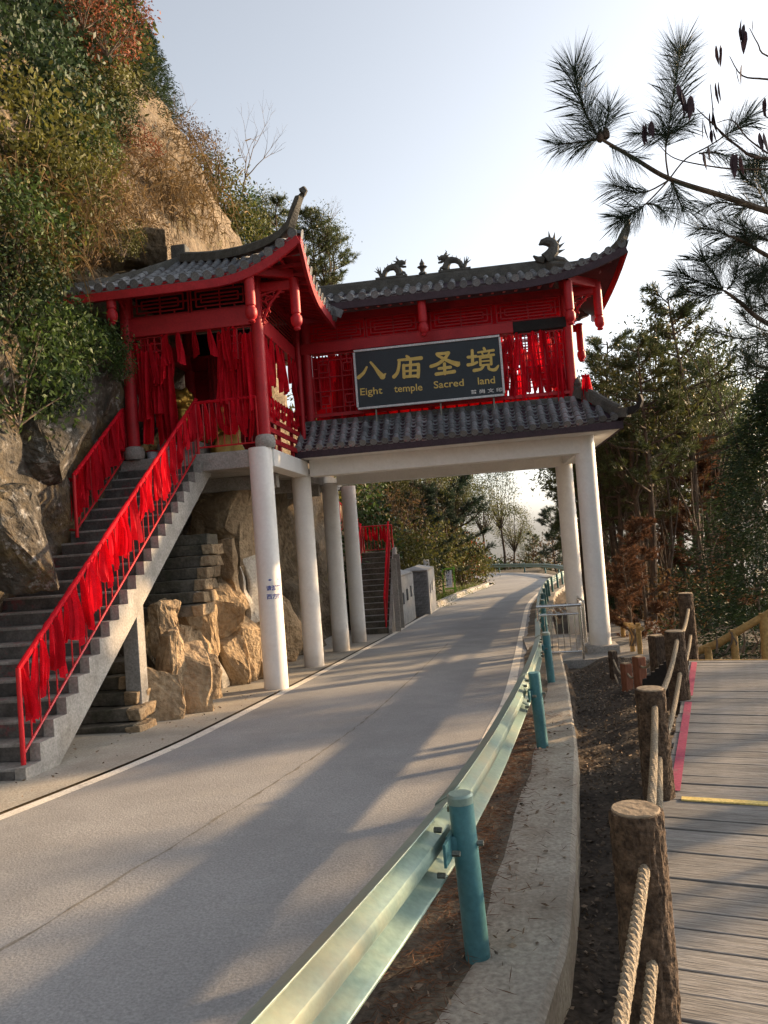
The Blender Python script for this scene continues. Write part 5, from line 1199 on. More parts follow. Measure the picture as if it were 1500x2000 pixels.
def slab(px, py, Y, sz, rot, label, seed, mat='rockslab', name='stone_slab', sub=3):
    bm = bmesh.new(); bmesh.ops.create_cube(bm, size=1); bmesh.ops.subdivide_edges(bm, edges=bm.edges, cuts=11, use_grid_fill=True); rg = random.Random(seed)
    pl = [(Vector((rg.uniform(-1, 1), rg.uniform(-.6, .6), rg.uniform(-1, 1))).normalized(), rg.uniform(.44, .6)) for _ in range(6)]
    for v in bm.verts:
        p = v.co.copy()
        for n, d in pl:
            t = p.dot(n)
            if t > d: p -= n*(t-d)
        q = Vector((p.x*sz[0], p.y*sz[1], p.z*sz[2])); q += Vector((noise.noise(q*1.7+Vector((seed, 0, 0))), noise.noise(q*1.7+Vector((0, seed, 0))), noise.noise(q*1.7+Vector((0, 0, seed)))))*.12+Vector((noise.noise(q*5), noise.noise(q*5+Vector((5, 0, 0))), noise.noise(q*5+Vector((0, 7, 0)))))*.035
        v.co = q
    me = bpy.data.meshes.new('slab'); bm.to_mesh(me); bm.free(); me.materials.append(M[mat]); o = obj(name, me, None, .012); o.location = at(px, py, Y); o.rotation_euler = rot; return tag(o, label, 'rock')
slab(462, 1050, 15.2, (.85, .7, 1.5), (0, -.08, R(65)), 'large tan rock face under the pavilion floor', 21)
slab(440, 1110, 14.2, (.30, .5, 1.05), (0, -.10, R(67)), 'upright brown slab beside the old stone steps', 23)
slab(500, 1150, 14.6, (.50, .12, 1.25), (0, -.13, R(52)), 'tall pale slab leaning near the front white column', 25, 'limeslab')
slab(478, 1165, 14.4, (.12, .14, 1.15), (0, -.14, R(52)), 'narrow pale slab propped beside the tall pale slab', 26, 'limeslab')
crag(418, 1200, 13.8, (0.49, 0.36, 0.60), 'angular tan boulder below the old stone steps', 27, (0, 0, 9.99))
crag(485, 1262, 14.3, (0.49, 0.36, 0.78), 'broad orange tan boulder behind the front white column', 29, (0, 0, 10.73))
crag(458, 1290, 13.9, (0.29, 0.28, 0.62), 'brown wedge boulder behind the leaning white slab', 31, (0, 0, 11.47))
slab(419, 1297, 13.4, (.20, .13, .85), (0, -.24, R(42)), 'leaning whitish cut slab on the concrete apron', 33, 'limeslab')
crag(370, 1345, 11.3, (0.34, 0.34, 0.78), 'weathered tan boulder beside the lower old steps', 35, (0, 0, 12.95))
crag(320, 1240, 11.6, (0.26, 0.28, 0.56), 'pale tan block beside the concrete support pillar', 37, (0, 0, 13.69))
slab(360, 1190, 12.6, (.35, .4, .7), (0, .25, R(47)), 'split tan block under the old stone steps', 38)
crag(316, 1378, 10.7, (0.18, 0.32, 0.62), 'mossy retaining block at the end of the lower old steps', 39, (0, 0, 14.43))
slab(545, 1230, 17.0, (1.1, .5, 1.5), (0, -.3, R(57)), 'tan rock slope between the first two white columns', 41)
slab(520, 1050, 17.5, (1.2, .6, 1.9), (0, -.1, R(67)), 'shaded rock face behind the front white column', 43, 'rock')
crag(395, 1290, 12.6, (0.29, 0.32, 0.56), 'dark fractured rock behind the leaning whitish slab', 71, (0, 0, .4), 'rockslab')
crag(515, 1300, 14.6, (0.33, 0.32, 0.62), 'tan angular rock at the back of the front white column', 73, (0, 0, 1.0))
crag(445, 1000, 15.0, (0.66, 0.48, 0.62), 'jagged tan rock just under the pavilion floor', 75, (0, .1, .6))
crag(470, 1220, 14.9, (0.74, 0.40, 0.88), 'broken tan rock between the pale slab and the bank', 77, (0, .1, .8))
crag(385, 1245, 13.4, (0.41, 0.36, 0.62), 'angular shaded rock under the old stone steps', 79, (0, 0, .3))
crag(332, 1305, 11.2, (0.25, 0.32, 0.62), 'broken stone above the mossy retaining block', 81, (0, 0, .9))
crag(335, 1400, 10.8, (0.18, 0.20, 0.25), 'small broken stone on the concrete apron beside the boulder', 83)
crag(405, 1330, 12.4, (.2, .25, .5), 'narrow upright tan stone beside the leaning whitish slab', 91, (0, .1, .5))
crag(350, 1290, 11.9, (.28, .3, .6), 'upright fractured tan stone above the weathered boulder', 93, (0, -.1, 1.2))
crag(440, 1185, 14.2, (.4, .35, .6), 'layered tan rock between the old steps and the pale slab', 95, (0, .1, .9))
for (nm_, lab_, x0, x1, y0, y1, n, Y0, Y1, wd, k0) in (('old_stone_steps', 'dark worn lower flight of old stone steps under the concrete staircase', 265, 250, 1450, 1290, 5, 9.75, 10.9, 1.6, 3), ('old_stone_steps', 'upper flight of old stone steps in shade behind the concrete pillar', 385, 408, 1180, 1042, 6, 11.9, 13.2, 1.7, 7)):
    pa = at(x0, y0, Y0); pb = at(x1, y1, Y1); ro = empty(nm_, pa, -TH, label=lab_, cat='steps')
    dv = pb-pa; h = dv.z/n; rn = math.hypot(dv.x, dv.y)/n; lx = (EX.dot(dv))/n; ly = EY.dot(dv)/n
    for k in range(n+1):
        me = MB().box((0, 0, 0), (wd, .55, h*.97)).mesh('step', 'oldstep'); bm = bmesh.new(); bm.from_mesh(me); bmesh.ops.subdivide_edges(bm, edges=bm.edges, cuts=6, use_grid_fill=True)
        for v in bm.verts: v.co += Vector((noise.noise(v.co*3+Vector((k*7+k0, 0, 0)))*.03, noise.noise(v.co*3+Vector((0, k*5, 3)))*.035, noise.noise(v.co*2.5+Vector((k*9, k0, 0)))*.018))
        bm.to_mesh(me); bm.free(); o = obj('step', me, ro, .015); o.location = (lx*k-wd/2+random.uniform(-.03, .03), ly*k+.2, h*k-h/2)
    # rubble end stones facing the sun
    for k in range(n):
        for j in range(2): es = MB().box((0, 0, 0), (.2, .27, h*.92)); es.v = [(a+random.uniform(-.035, .035), b+random.uniform(-.03, .03), c_+random.uniform(-.015, .015)) for a, b, c_ in es.v]; o = es.build('end_stone', 'rockslab', ro, bevel=.015); o.location = (lx*k+.04+random.uniform(-.02, .02), ly*k+.02+.24*j, h*k-h/2)

# ------------------------------------------------------------ vegetation
def leaf_quads(C, D, size, aspect=.5, fold=.0):
    """C centres (n,3), D directions (n,3) -> rhombus leaves"""
    n = len(C); D = D/np.linalg.norm(D, axis=1, keepdims=True); A = RNG.normal(size=(n, 3)); S = np.cross(D, A); S /= np.linalg.norm(S, axis=1, keepdims=True)+1e-9
    L = (size*RNG.uniform(.6, 1.3, n))[:, None]; Wd = L*aspect/2
    V = np.stack([C, C+D*L*.45+S*Wd, C+D*L, C+D*L*.45-S*Wd], 1).reshape(-1, 3); F = np.arange(4*n).reshape(n, 4); return V, F
def crown_pts(rad, nclump, per, spread, shell=.75, flat=None, rg=RNG):
    d = rg.normal(size=(nclump, 3)); d /= np.linalg.norm(d, axis=1, keepdims=True); r_ = rg.uniform(0, 1, (nclump, 1))**(1/3)*(1-shell)+shell*rg.uniform(.7, 1.05, (nclump, 1))
    cl = d*r_*np.array(rad); cl *= (1+.25*np.array([noise.noise(Vector(c*1.3)) for c in cl]))[:, None]
    P = np.repeat(cl, per, 0)+rg.normal(size=(nclump*per, 3))*spread; return cl, P
def stems(mb, base, tips, r0, wig=.15, sides=5):
    for t in tips:
        t = Vector(t); b = Vector(base); m = b.lerp(t, .5)+Vector((random.uniform(-1, 1), random.uniform(-1, 1), random.uniform(-.3, .6)))*wig*(t-b).length*.4
        mb.tube([b, b.lerp(m, .6), m, t], [r0, r0*.75, r0*.5, r0*.15], sides)
def make_shrub(mat, rad=(1, 1, .9), nclump=70, per=34, size=.10, spread=.16, aspect=.5, droop=.3, shell=.7, nst=9, twigmat='twig'):
    cl, P = crown_pts(rad, nclump, per, spread, shell); P[:, 2] += rad[2]*.85; cl = cl+np.array((0, 0, rad[2]*.85))
    D = RNG.normal(size=P.shape)+np.array((0, 0, -droop)); V, F = leaf_quads(P, D, size, aspect); fm = npmesh('foliage', V, F, mat)
    mb = MB(); idx = RNG.choice(len(cl), min(nst, len(cl)), False); stems(mb, (0, 0, -.15), [cl[i] for i in idx], .03*rad[0]); sm_ = mb.mesh('stem', twigmat, True); return fm, sm_
def hanging(mat, n=60, length=1.0, wd=.018, spread=.6):
    b = RNG.normal(size=(n, 3))*np.array((spread, spread, .15)); out = []; F = []
    for i in range(n):
        p = b[i].copy(); d = RNG.normal(size=3)*.35+np.array((0, 0, .5)); L = length*RNG.uniform(.5, 1.2); sd_ = np.cross(d, RNG.normal(size=3)); sd_ = sd_/np.linalg.norm(sd_)*wd
        pts = []
        for k in range(5):
            pts.append(p.copy()); d = d+np.array((0, 0, -.42)); p = p+d/np.linalg.norm(d)*L/4
        o = len(out)
        for k in range(5): w_ = sd_*(1-k/4.3); out += [pts[k]-w_, pts[k]+w_]
        F += [(o+2*k, o+2*k+1, o+2*k+3, o+2*k+2) for k in range(4)]
    return npmesh('blades', np.array(out), np.array(F), mat)
def needle_tris(C, D, Ln, wd):
    n = len(C); D = D/np.linalg.norm(D, axis=1, keepdims=True); S = np.cross(D, RNG.normal(size=(n, 3))); S /= np.linalg.norm(S, axis=1, keepdims=True)+1e-9
    L = (Ln*RNG.uniform(.75, 1.15, n))[:, None]; sag = np.array((0, 0, -1.))*L*.08
    V = np.stack([C-S*wd/2, C+S*wd/2, C+D*L*.55+S*wd*.35, C+D*L+sag, C+D*L*.55-S*wd*.35], 1).reshape(-1, 3); F = np.arange(5*n).reshape(n, 5); return V, F
def shoot_needles(a, b, n, Ln, wd, spread=.95):
    a = np.array(a); b = np.array(b); ax = b-a; L = np.linalg.norm(ax); ax = ax/L; t = RNG.uniform(0, 1, n)**.8; C = a+ax*(t*L)[:, None]
    rd = RNG.normal(size=(n, 3)); rd -= ax*(rd@ax)[:, None]; rd /= np.linalg.norm(rd, axis=1, keepdims=True)
    D = ax*(1.0-.35*spread)+rd*spread*(1.05-.6*t)[:, None]+RNG.normal(size=(n, 3))*.12; return needle_tris(C, D, Ln, wd)
def merge(parts):
    Vs, Fs, o = [], [], 0
    for V, F in parts: Vs.append(V); Fs.append(F+o); o += len(V)
    return np.concatenate(Vs), np.concatenate(Fs)
def make_pine(h, crown0, rad, nbr, mat='needle', seed=1, wd=.017, Ln=.21, nn=36, dead=10):
    rg = random.Random(seed); mb = MB(); bend = [Vector((.12*h*.1*math.sin(k*.7+seed), .1*h*.1*math.cos(k*.9+seed), h*k/8)) for k in range(9)]
    r0 = .012*h+.03; mb.tube([Vector((0, 0, -.6))]+bend, [r0*1.1]+[r0*(1-.85*k/8) for k in range(9)], 9); parts = []
    for k in range(nbr):
        t = crown0+(1-crown0)*(k+rg.random())/nbr; z = h*t; i_ = min(7, int(t*8)); c = bend[i_].lerp(bend[i_+1], t*8-i_); a = rg.uniform(0, 6.283); L = rad*(1.05-.75*((t-crown0)/(1-crown0))**1.4)*rg.uniform(.6, 1.1)
        el = rg.uniform(.0, .45)+.5*(t-crown0); tip = c+Vector((math.cos(a)*L, math.sin(a)*L, L*el)); mid = c.lerp(tip, .55)+Vector((0, 0, -.08*L)); mb.tube([c, mid, tip], [.02*L+.012, .014*L+.008, .006], 5)
        for q in range(9):
            f = .25+.085*q; p = c.lerp(mid, f/.55) if f < .55 else mid.lerp(tip, (f-.55)/.45); an = a+rg.uniform(-1.2, 1.2); e = p+Vector((math.cos(an), math.sin(an), rg.uniform(.2, .9)))*rg.uniform(.2, .38)
            mb.tube([p, e], [.008, .004], 4); parts.append(shoot_needles(p.lerp(e, .25), e, nn, Ln, wd))
        parts.append(shoot_needles(mid.lerp(tip, .8), tip+Vector((0, 0, .1)), nn, Ln, wd))
    for k in range(dead):
        t = rg.uniform(.15, crown0); i_ = min(7, int(t*8)); c = bend[i_].lerp(bend[i_+1], t*8-i_); a = rg.uniform(0, 6.283); L = rg.uniform(.4, 1.3); mb.tube([c, c+Vector((math.cos(a)*L*.6, math.sin(a)*L*.6, rg.uniform(-.1, .25))), c+Vector((math.cos(a+.3)*L, math.sin(a+.3)*L, rg.uniform(-.3, .3)))], [.014, .01, .003], 4)
    V, F = merge(parts); return npmesh('crown', V, F, mat), mb.mesh('trunk', 'barkpine', True)
def make_bare(h, seed, depth=4, r0=.05, spread=.6, mat='twig'):
    rg = random.Random(seed); mb = MB()
    def grow(p, d, L, r_, lev):
        pts = [p]; q = p
        for k in range(3): d = (d+Vector((rg.uniform(-1, 1), rg.uniform(-1, 1), rg.uniform(-.3, .7)))*.16).normalized(); q = q+d*L/3; pts.append(q)
        mb.tube(pts, [r_, r_*.85, r_*.72, r_*.55], 6 if lev < 2 else 4, cap=False)
        if lev < depth:
            for k in range(rg.choice((2, 3, 3))): grow(pts[rg.choice((2, 3, 3))], (d+Vector((rg.uniform(-1, 1), rg.uniform(-1, 1), rg.uniform(-.4, .8)))*spread).normalized(), L*rg.uniform(.55, .8), r_*.5, lev+1)
    grow(Vector((0, 0, -.3)), Vector((rg.uniform(-.1, .1), rg.uniform(-.1, .1), 1)), h*.42, r0, 0); return mb.mesh('branches', mat, True)
def make_cypress(h, rad, mat='leafdark', n=9000, size=.13):
    t = RNG.uniform(0, 1, n); a = RNG.uniform(0, 6.283, n); prof = rad*(1-t)**.7*(.35+.65*np.minimum(1, t*6)); lob = 1+.28*np.sin(a*5+t*17)+.18*np.sin(a*9-t*31); r_ = prof*lob*RNG.uniform(.55, 1.05, n)**.6
    P = np.stack([r_*np.cos(a), r_*np.sin(a), .25+t*h*.97], 1)+RNG.normal(size=(n, 3))*.05; D = np.stack([np.cos(a), np.sin(a), RNG.uniform(-.8, .5, n)], 1)+RNG.normal(size=(n, 3))*.35
    V, F = leaf_quads(P, D, size, .28); mb = MB().tube([(0, 0, -.5), (0, 0, h*.5), (0, 0, h*.95)], [.05*rad+.05, .05, .01], 8); return npmesh('crown', V, F, mat), mb.mesh('trunk', 'bark', True)
def put(pair, loc, sc, label, cat, group, name, rz=None, parts=('crown', 'trunk'), tilt=(0, 0)):
    ro = empty(name, loc, 0, label=label, cat=cat, group=group); ro.rotation_euler = (tilt[0], tilt[1], random.uniform(0, 6.28) if rz is None else rz); ro.scale = (sc, sc, sc) if not hasattr(sc, '__len__') else sc
    for me, n in zip(pair, parts):
        if me: obj(n, me, ro)
    return ro
SH = {'green': make_shrub('leafgreen', size=.11), 'olive': make_shrub('leafolive', size=.10, nclump=80), 'yellow': make_shrub('leafyellow', size=.12, nclump=55, per=26, spread=.2), 'red': make_shrub('leafred', size=.11, nclump=45, per=22, spread=.2), 'brown': make_shrub('leafbrown', size=.09, nclump=60, per=24, spread=.2, nst=16),
      'dark': make_shrub('leafdark', size=.10, nclump=90, per=34), 'bright': make_shrub('leafgreen', size=.13, nclump=60, per=26, spread=.2, aspect=.42, droop=.8)}
FOL = ('foliage', 'stem')
DESC = {'green': 'green leafy', 'olive': 'olive leafed', 'yellow': 'yellow green leafed', 'red': 'rust red leafed', 'brown': 'dry brown', 'dark': 'dark evergreen', 'bright': 'broad leafed green'}
# shrubs on the cliff: (px, py, kind, size)
CL = [(100, 290, 'green', .7), (50, 330, 'olive', .8), (180, 300, 'green', .5), (110, 450, 'green', .5), (20, 460, 'green', .7), (10, 110, 'dark', 1.2), (90, 120, 'dark', 1.1), (170, 190, 'olive', .9), (120, 230, 'olive', .8), (60, 240, 'dark', .8), (200, 230, 'dark', .7), (40, 60, 'dark', 1.5), (120, 40, 'olive', 1.3), (150, 120, 'olive', 1.4), (60, 180, 'dark', 1.2), (20, 260, 'yellow', .95), (80, 300, 'yellow', .9), (150, 330, 'yellow', .75), (30, 390, 'yellow', .85), (105, 400, 'olive', .7), (165, 380, 'yellow', .5), (60, 440, 'brown', .7), (140, 440, 'brown', .6),
      (205, 45, 'red', .9), (250, 30, 'red', .6), (240, 270, 'red', .45), (275, 300, 'red', .42), (205, 300, 'brown', .45), (245, 330, 'brown', .4), (300, 340, 'brown', .4), (200, 420, 'brown', .5), (265, 410, 'brown', .42), (330, 410, 'brown', .36), (230, 470, 'olive', .4), (290, 475, 'brown', .4), (170, 470, 'brown', .55), (90, 480, 'brown', .6),
      (5, 560, 'dark', .6), (50, 600, 'dark', .55), (40, 650, 'bright', .85), (105, 665, 'bright', .55), (165, 680, 'bright', .42), (205, 690, 'bright', .42), (20, 730, 'bright', .8), (95, 730, 'green', .55), (225, 720, 'bright', .34), (60, 760, 'dark', .5), (10, 500, 'olive', .7)]
LMK = [((20, 40), 'at the very top of the cliff above everything else'), ((130, 50), 'beside the dark conifer high on the cliff'), ((210, 40), 'under the rust red shrub on the cliff top'), ((215, 210), 'at the foot of the dark cliff conifers'), ((60, 170), 'on the dark slope below the cliff top'), ((30, 330), 'on the sunny slope high above the stairs'), ((110, 350), 'in the middle of the sunny cliff slope'), ((170, 360), 'at the edge of the bare rock patch'),
       ((250, 290), 'by the bare rock below the cliff conifers'), ((310, 340), 'on the right edge of the cliff against the sky'), ((220, 420), 'in the dry grass above the pavilion roof'), ((300, 450), 'just above the apex block of the pavilion roof'), ((130, 460), 'on the ledge left of the pavilion roof'), ((40, 480), 'below the sunny slope beside the shaded bushes'), ((20, 580), 'in the shade left of the pavilion eave'), ((60, 650), 'among the broad leaves left of the pavilion'), ((180, 680), 'under the end of the pavilion eave'), ((225, 720), 'by the left red column of the pavilion'), ((40, 740), 'hanging over the mossy boulder'), ((100, 740), 'above the smooth tan rock face')]
used_l = {}
for i, (x, y, kd, s_) in enumerate(CL):
    lm = min(LMK, key=lambda q: (q[0][0]-x)**2+(q[0][1]-y)**2)[1]; szw = 'large' if s_ > 1 else 'medium' if s_ > .6 else 'small'
    lab_ = f'{szw} {DESC[kd]} shrub {lm}'; used_l[lab_] = used_l.get(lab_, 0)+1
    P = hit_cliff(x, y); P = P+Vector((.12, -.1, -.75*s_))
    put(SH[kd], P, s_*random.uniform(.92, 1.08), lab_, 'shrub', f'{kd} shrubs on the cliff', 'cliff_shrub', parts=FOL)
for (x, y, Y, kd, s_, lab_) in ((205, 40, 15.2, 'red', .75, 'rust red leafed shrub in front of the dark conifers on the cliff'), (160, 10, 14.5, 'red', .5, 'small rust red shrub high above the cliff conifers'), (205, 672, 12.5, 'bright', .40, 'broad leafed green shrub touching the hanging post of the pavilion'), (238, 715, 12.6, 'bright', .24, 'leafy green spray against the left red column of the pavilion'), (140, 640, 12.2, 'bright', .5, 'broad leafed green shrub spreading under the end of the pavilion eave')):
    put(SH[kd], at(x, y, Y)-Vector((0, 0, .85*s_)), s_, lab_, 'shrub', None, 'cliff_shrub', parts=FOL)
for k in range(16):
    Y = random.uniform(6, 10.2); z = random.uniform(4.5, 11); kd = random.choice(('olive', 'brown', 'green', 'dark')); s_ = random.uniform(.5, .9)
    put(SH[kd], (cliffX(Y, z)+.15, Y, z-.75*s_), s_, f'{DESC[kd]} shrub on the cliff above the foot of the staircase', 'shrub', f'{kd} shrubs above the stair foot', 'cliff_shrub', parts=FOL)
# dark conifers on the cliff edge
CY = [make_cypress(4.2, 1.15, n=22000, size=.085), make_cypress(5.2, 1.9, 'leafdark', 60000, .075)]
for (x, y, Y, s_, lab_) in ((255, 265, 19.5, 1.0, 'dark conifer on the edge of the cliff against the sky'), (215, 200, 18, .95, 'dark conifer behind the rust red shrub on the cliff'), (120, 150, 16, 1.0, 'dark conifer high on the cliff among olive shrubs'), (295, 255, 21.5, .8, 'small dark conifer leaning out from the cliff edge')):
    put(CY[0], at(x, y, Y)-Vector((0, 0, .4)), s_, lab_, 'tree', None, 'conifer_tree')
# trees behind the pavilion roof on the cliff shoulder
for (x, y, Y, kd, s_) in ((400, 350, 24, 'olive', 1.15), (430, 400, 25, 'green', 1.2), (395, 300, 24, 'brown', .8), (460, 440, 25, 'olive', 1.2), (365, 265, 22, 'brown', .6), (475, 470, 26, 'green', 1.1)):
    put(SH[kd], at(x, y, Y)-Vector((0, 0, .9*s_)), s_, f'{DESC[kd]} bush on the cliff shoulder above the pavilion', 'shrub', 'bushes on the cliff shoulder', 'shoulder_bush', parts=FOL)
BARE = [make_bare(4.0, 3), make_bare(5.0, 8, r0=.06), make_bare(4.5, 14, depth=5, r0=.055), make_bare(3.2, 21, spread=.8)]
PN = [make_pine(8.0, .45, 1.9, 34, seed=2), make_pine(9.5, .5, 1.8, 36, seed=5), make_pine(6.5, .3, 1.7, 32, seed=9), make_pine(5.0, .15, 1.6, 34, 'needledark', seed=12)]
for (x, y, Y, k, s_) in ((545, 470, 27, 2, .8), (610, 470, 29, 2, .75), (650, 500, 30, 2, .7), (500, 480, 27, 2, .55)):
    p = at(x, y, Y); put(PN[k], Vector((p.x, p.y, p.z-5.0*s_)), s_, 'pine tree rising behind the junction of the two roofs', 'pine tree', 'pines behind the roofs', 'pine_tree')
for (x, y, Y, k) in ((400, 210, 20, 3), (640, 440, 29, 0), (385, 255, 21, 3), (420, 320, 24, 0), (455, 330, 25, 1)):
    p = at(x, y, Y); put((BARE[k],), Vector((p.x, p.y, p.z-1.6)), .7, 'leafless shrub reaching into the sky above the cliff and roofs', 'bare tree', 'leafless shrubs above the cliff', 'bare_tree', parts=('branches',), tilt=(0, .35 if x < 420 else .1))
# dry grass over the cliff (uncountable)
HG = [hanging('drygrass', 90, .8), hanging('drygrass', 90, .55, .014, .45), hanging('grass', 70, .5, .016, .45)]
gv = []
parts = []
for k in range(58):
    x, y = random.choice(((random.uniform(170, 420), random.uniform(240, 480)), (random.uniform(300, 400), random.uniform(250, 400)), (random.uniform(0, 200), random.uniform(330, 500))))
    if x > 330+ (y-240)*.62: continue
    P = hit_cliff(x, y); me = HG[0 if y < 420 else 1]; n = len(me.vertices); co = np.empty(n*3, np.float32); me.vertices.foreach_get('co', co); co = co.reshape(-1, 3); s_ = random.uniform(.5, 1.0)
    a = random.uniform(0, 6.28); rot = np.array(((math.cos(a), -math.sin(a), 0), (math.sin(a), math.cos(a), 0), (0, 0, 1))); F = np.arange(n).reshape(-1, 10); q = np.concatenate([F[:, [2*j, 2*j+1, 2*j+3, 2*j+2]] for j in range(4)])
    parts.append((co@rot.T*s_+np.array(P)+np.array((.1, -.05, -.1)), q))
V, F = merge(parts); tag(obj('dry_grass', npmesh('dry_grass', V, F, 'drygrass')), 'tawny dry grass hanging over the cliff face', 'grass', None, 'stuff')

# hillside beyond the gate, left of the road
HL = []
for k in range(78):
    Y = random.uniform(26, 62); L = interp(Y, LT); s_ = random.uniform(1.7, 8)
    if Y < 31 and s_ < 2.4: s_ += 1.5
    HL.append((L-s_, Y, random.choice(('olive', 'olive', 'brown', 'brown', 'green', 'yellow', 'dark', 'red' if random.random() < .3 else 'olive')), random.uniform(.8, 1.5)+.012*Y+.05*s_))
for (x, y_, kd, s_) in HL:
    put(SH[kd], (x, y_, terrain(x, y_)-.1), s_, f'{DESC[kd]} bush on the hillside left of the road beyond the gate', 'shrub', f'{kd} bushes on the far hillside', 'hillside_bush', parts=FOL)
for k, (x, y_) in enumerate(((-3.2, 27.5), (-1.5, 30), (-.6, 33), (.6, 37), (1.6, 41), (-2.4, 36), (3.2, 46), (4.2, 52), (.2, 44), (2.2, 58))):
    put((BARE[k % 3],), (x, y_, terrain(x, y_)), 1.25, 'leafless sapling among the bushes on the far hillside', 'bare tree', 'leafless saplings on the far hillside', 'bare_tree', parts=('branches',))
for (px, py, Y, k, s_, lab_) in ((1010, 1125, 50, 3, 1.7, 'dense dark pine leaning over the far bend of the road'), (950, 1120, 46, 3, 1.1, 'pine tree on the hillside just before the far bend'), (870, 1100, 41, 3, 1.1, 'pine tree on the hillside above the notice board'), (1045, 1125, 78, 2, .8, 'small hazy pine beyond the far guardrail'), (1085, 1125, 66, 3, 1.3, 'dark pine right of the far bend')):
    p = at(px, py, Y); xx = interp(Y, LT)-1.9 if Y < 52 else p.x; put(PN[k], (xx, p.y, terrain(xx, p.y) if Y < 52 else p.z-1.0), s_, lab_, 'pine tree', None, 'pine_tree')
for k in range(20):
    x = random.uniform(2, 24); y_ = random.uniform(75, 86); put(SH[random.choice(('olive', 'olive', 'green', 'brown'))], (x, y_, terrain(x, y_)-.3), random.uniform(2.4, 3.5), 'hazy bush on the slope past the far bend', 'shrub', 'bushes past the far bend', 'hillside_bush', parts=FOL)
# grass on the verge
parts = []
for k in range(60):
    Y = random.uniform(31, 48); x = interp(Y, LT)-random.uniform(.25, 1.7); me = HG[2]; n = len(me.vertices); co = np.empty(n*3, np.float32); me.vertices.foreach_get('co', co); co = co.reshape(-1, 3); F = np.arange(n).reshape(-1, 10); q = np.concatenate([F[:, [2*j, 2*j+1, 2*j+3, 2*j+2]] for j in range(4)])
    parts.append((co*np.array((.9, .9, .8))+np.array((x, Y, terrain(x, Y)+.05)), q))
V, F = merge(parts); tag(obj('verge_grass', npmesh('verge_grass', V, F, 'grass')), 'short green grass along the verge beyond the cabinets', 'grass', None, 'stuff')

def sun_gap(x, y_):  # gap added in the woods so sun reaches the rocks and front column
    return any(abs((x-a)*.407-(y_-b)*.9135) < 1.15 and x > 4 for a, b in ((-2.6, 13.9), (-2.0, 13.0)))
# forest right of the road
FR = [(6.4, 21.5, 0, .9), (6.6, 19.5, 1, .85), (9.0, 26.8, 0, .95), (8.6, 21, 1, .95), (6.2, 23, 0, .95), (7.6, 26, 1, 1.0), (11.5, 27, 0, 1.05), (9.4, 30, 1, 1.1), (15, 29, 1, 1.0), (13, 34, 0, 1.15), (16, 37, 1, 1.2), (10.2, 36, 0, 1.15), (19, 31, 0, 1.1), (8.8, 14.2, 1, .8), (11.0, 15.2, 0, .85), (9.4, 8.4, 1, .95), (12.6, 10.6, 1, 1.0), (8.2, 6.2, 1, .95), (9.2, 26, 2, 1.1), (12.5, 30, 2, 1.2), (7.9, 31, 2, 1.1), (15, 34, 2, 1.3), (11, 40, 2, 1.3), (12, 42, 1, 1.2), (14.5, 46, 0, 1.2), (18, 44, 1, 1.2)]
for (x, y_, k, s_) in FR:
    if sun_gap(x, y_): continue
    put(PN[k], (x, y_, terrain(x, y_)-.1), s_*random.uniform(.92, 1.05), 'tall slender pine in the woods right of the white gate columns', 'pine tree', 'pines in the woods', 'pine_tree', tilt=(random.uniform(-.04, .04), random.uniform(-.05, .05)))
for k in range(46):
    y_ = random.uniform(14.8, 30); x = interp(y_, GT)+random.uniform(2.6, 11)
    if sun_gap(x, y_): continue
    put((BARE[k % 4],), (x, y_, terrain(x, y_)), random.uniform(.8, 1.3), 'leafless sapling tangled between the pines of the woods', 'bare tree', 'leafless saplings in the woods', 'bare_tree', parts=('branches',))
for k in range(60):
    y_ = random.uniform(17, 48); x = interp(y_, GT)+random.uniform(2.5, 9)
    if sun_gap(x, y_): continue
    kd = random.choice(('brown', 'dark', 'dark', 'dark', 'olive')); put(SH[kd], (x, y_, terrain(x, y_)-.2), random.uniform(.8, 1.4), f'{DESC[kd]} undergrowth bush between the pines of the woods', 'shrub', f'{kd} undergrowth in the woods', 'undergrowth_bush', parts=FOL)
def make_broad(mat, h=5.5, rad=(1.5, 1.5, 1.5)):
    cl, P = crown_pts(rad, 130, 34, .22, .55); off = np.array((0, 0, h)); D = RNG.normal(size=P.shape)+np.array((0, 0, -.2)); V, F = leaf_quads(P+off, D, .13, .32)
    mb = MB(); mb.tube([(0, 0, -.6), (.08, 0, h*.4), (-.05, .05, h*.75)], [.10, .08, .055], 8); stems(mb, (-.05, .05, h*.62), [c+off for c in cl[:22]], .035); return npmesh('crown', V, F, mat), mb.mesh('trunk', 'barkpine', True)
BRD = [make_broad('leafolive'), make_broad('needle', 6.5, (1.3, 1.3, 1.9))]
for k, (x, y_) in enumerate(((6.9, 20.9), (8.6, 22.6), (7.2, 24.5), (10.4, 23.6), (8.9, 24.6), (10.6, 25.5), (8.6, 28.5), (12.2, 27.5), (11.2, 33), (14.2, 31), (9.6, 35), (13, 38), (7.0, 27.5), (16, 33))):
    put(BRD[k % 2], (x, y_, terrain(x, y_)-.2), random.uniform(.85, 1.1)+.008*y_, ('olive crowned' if k % 2 == 0 else 'fine leaved green')+' tree with a bare trunk in the woods right of the gate', 'tree', ('olive' if k % 2 == 0 else 'green')+' crowned trees in the woods', 'woodland_tree')
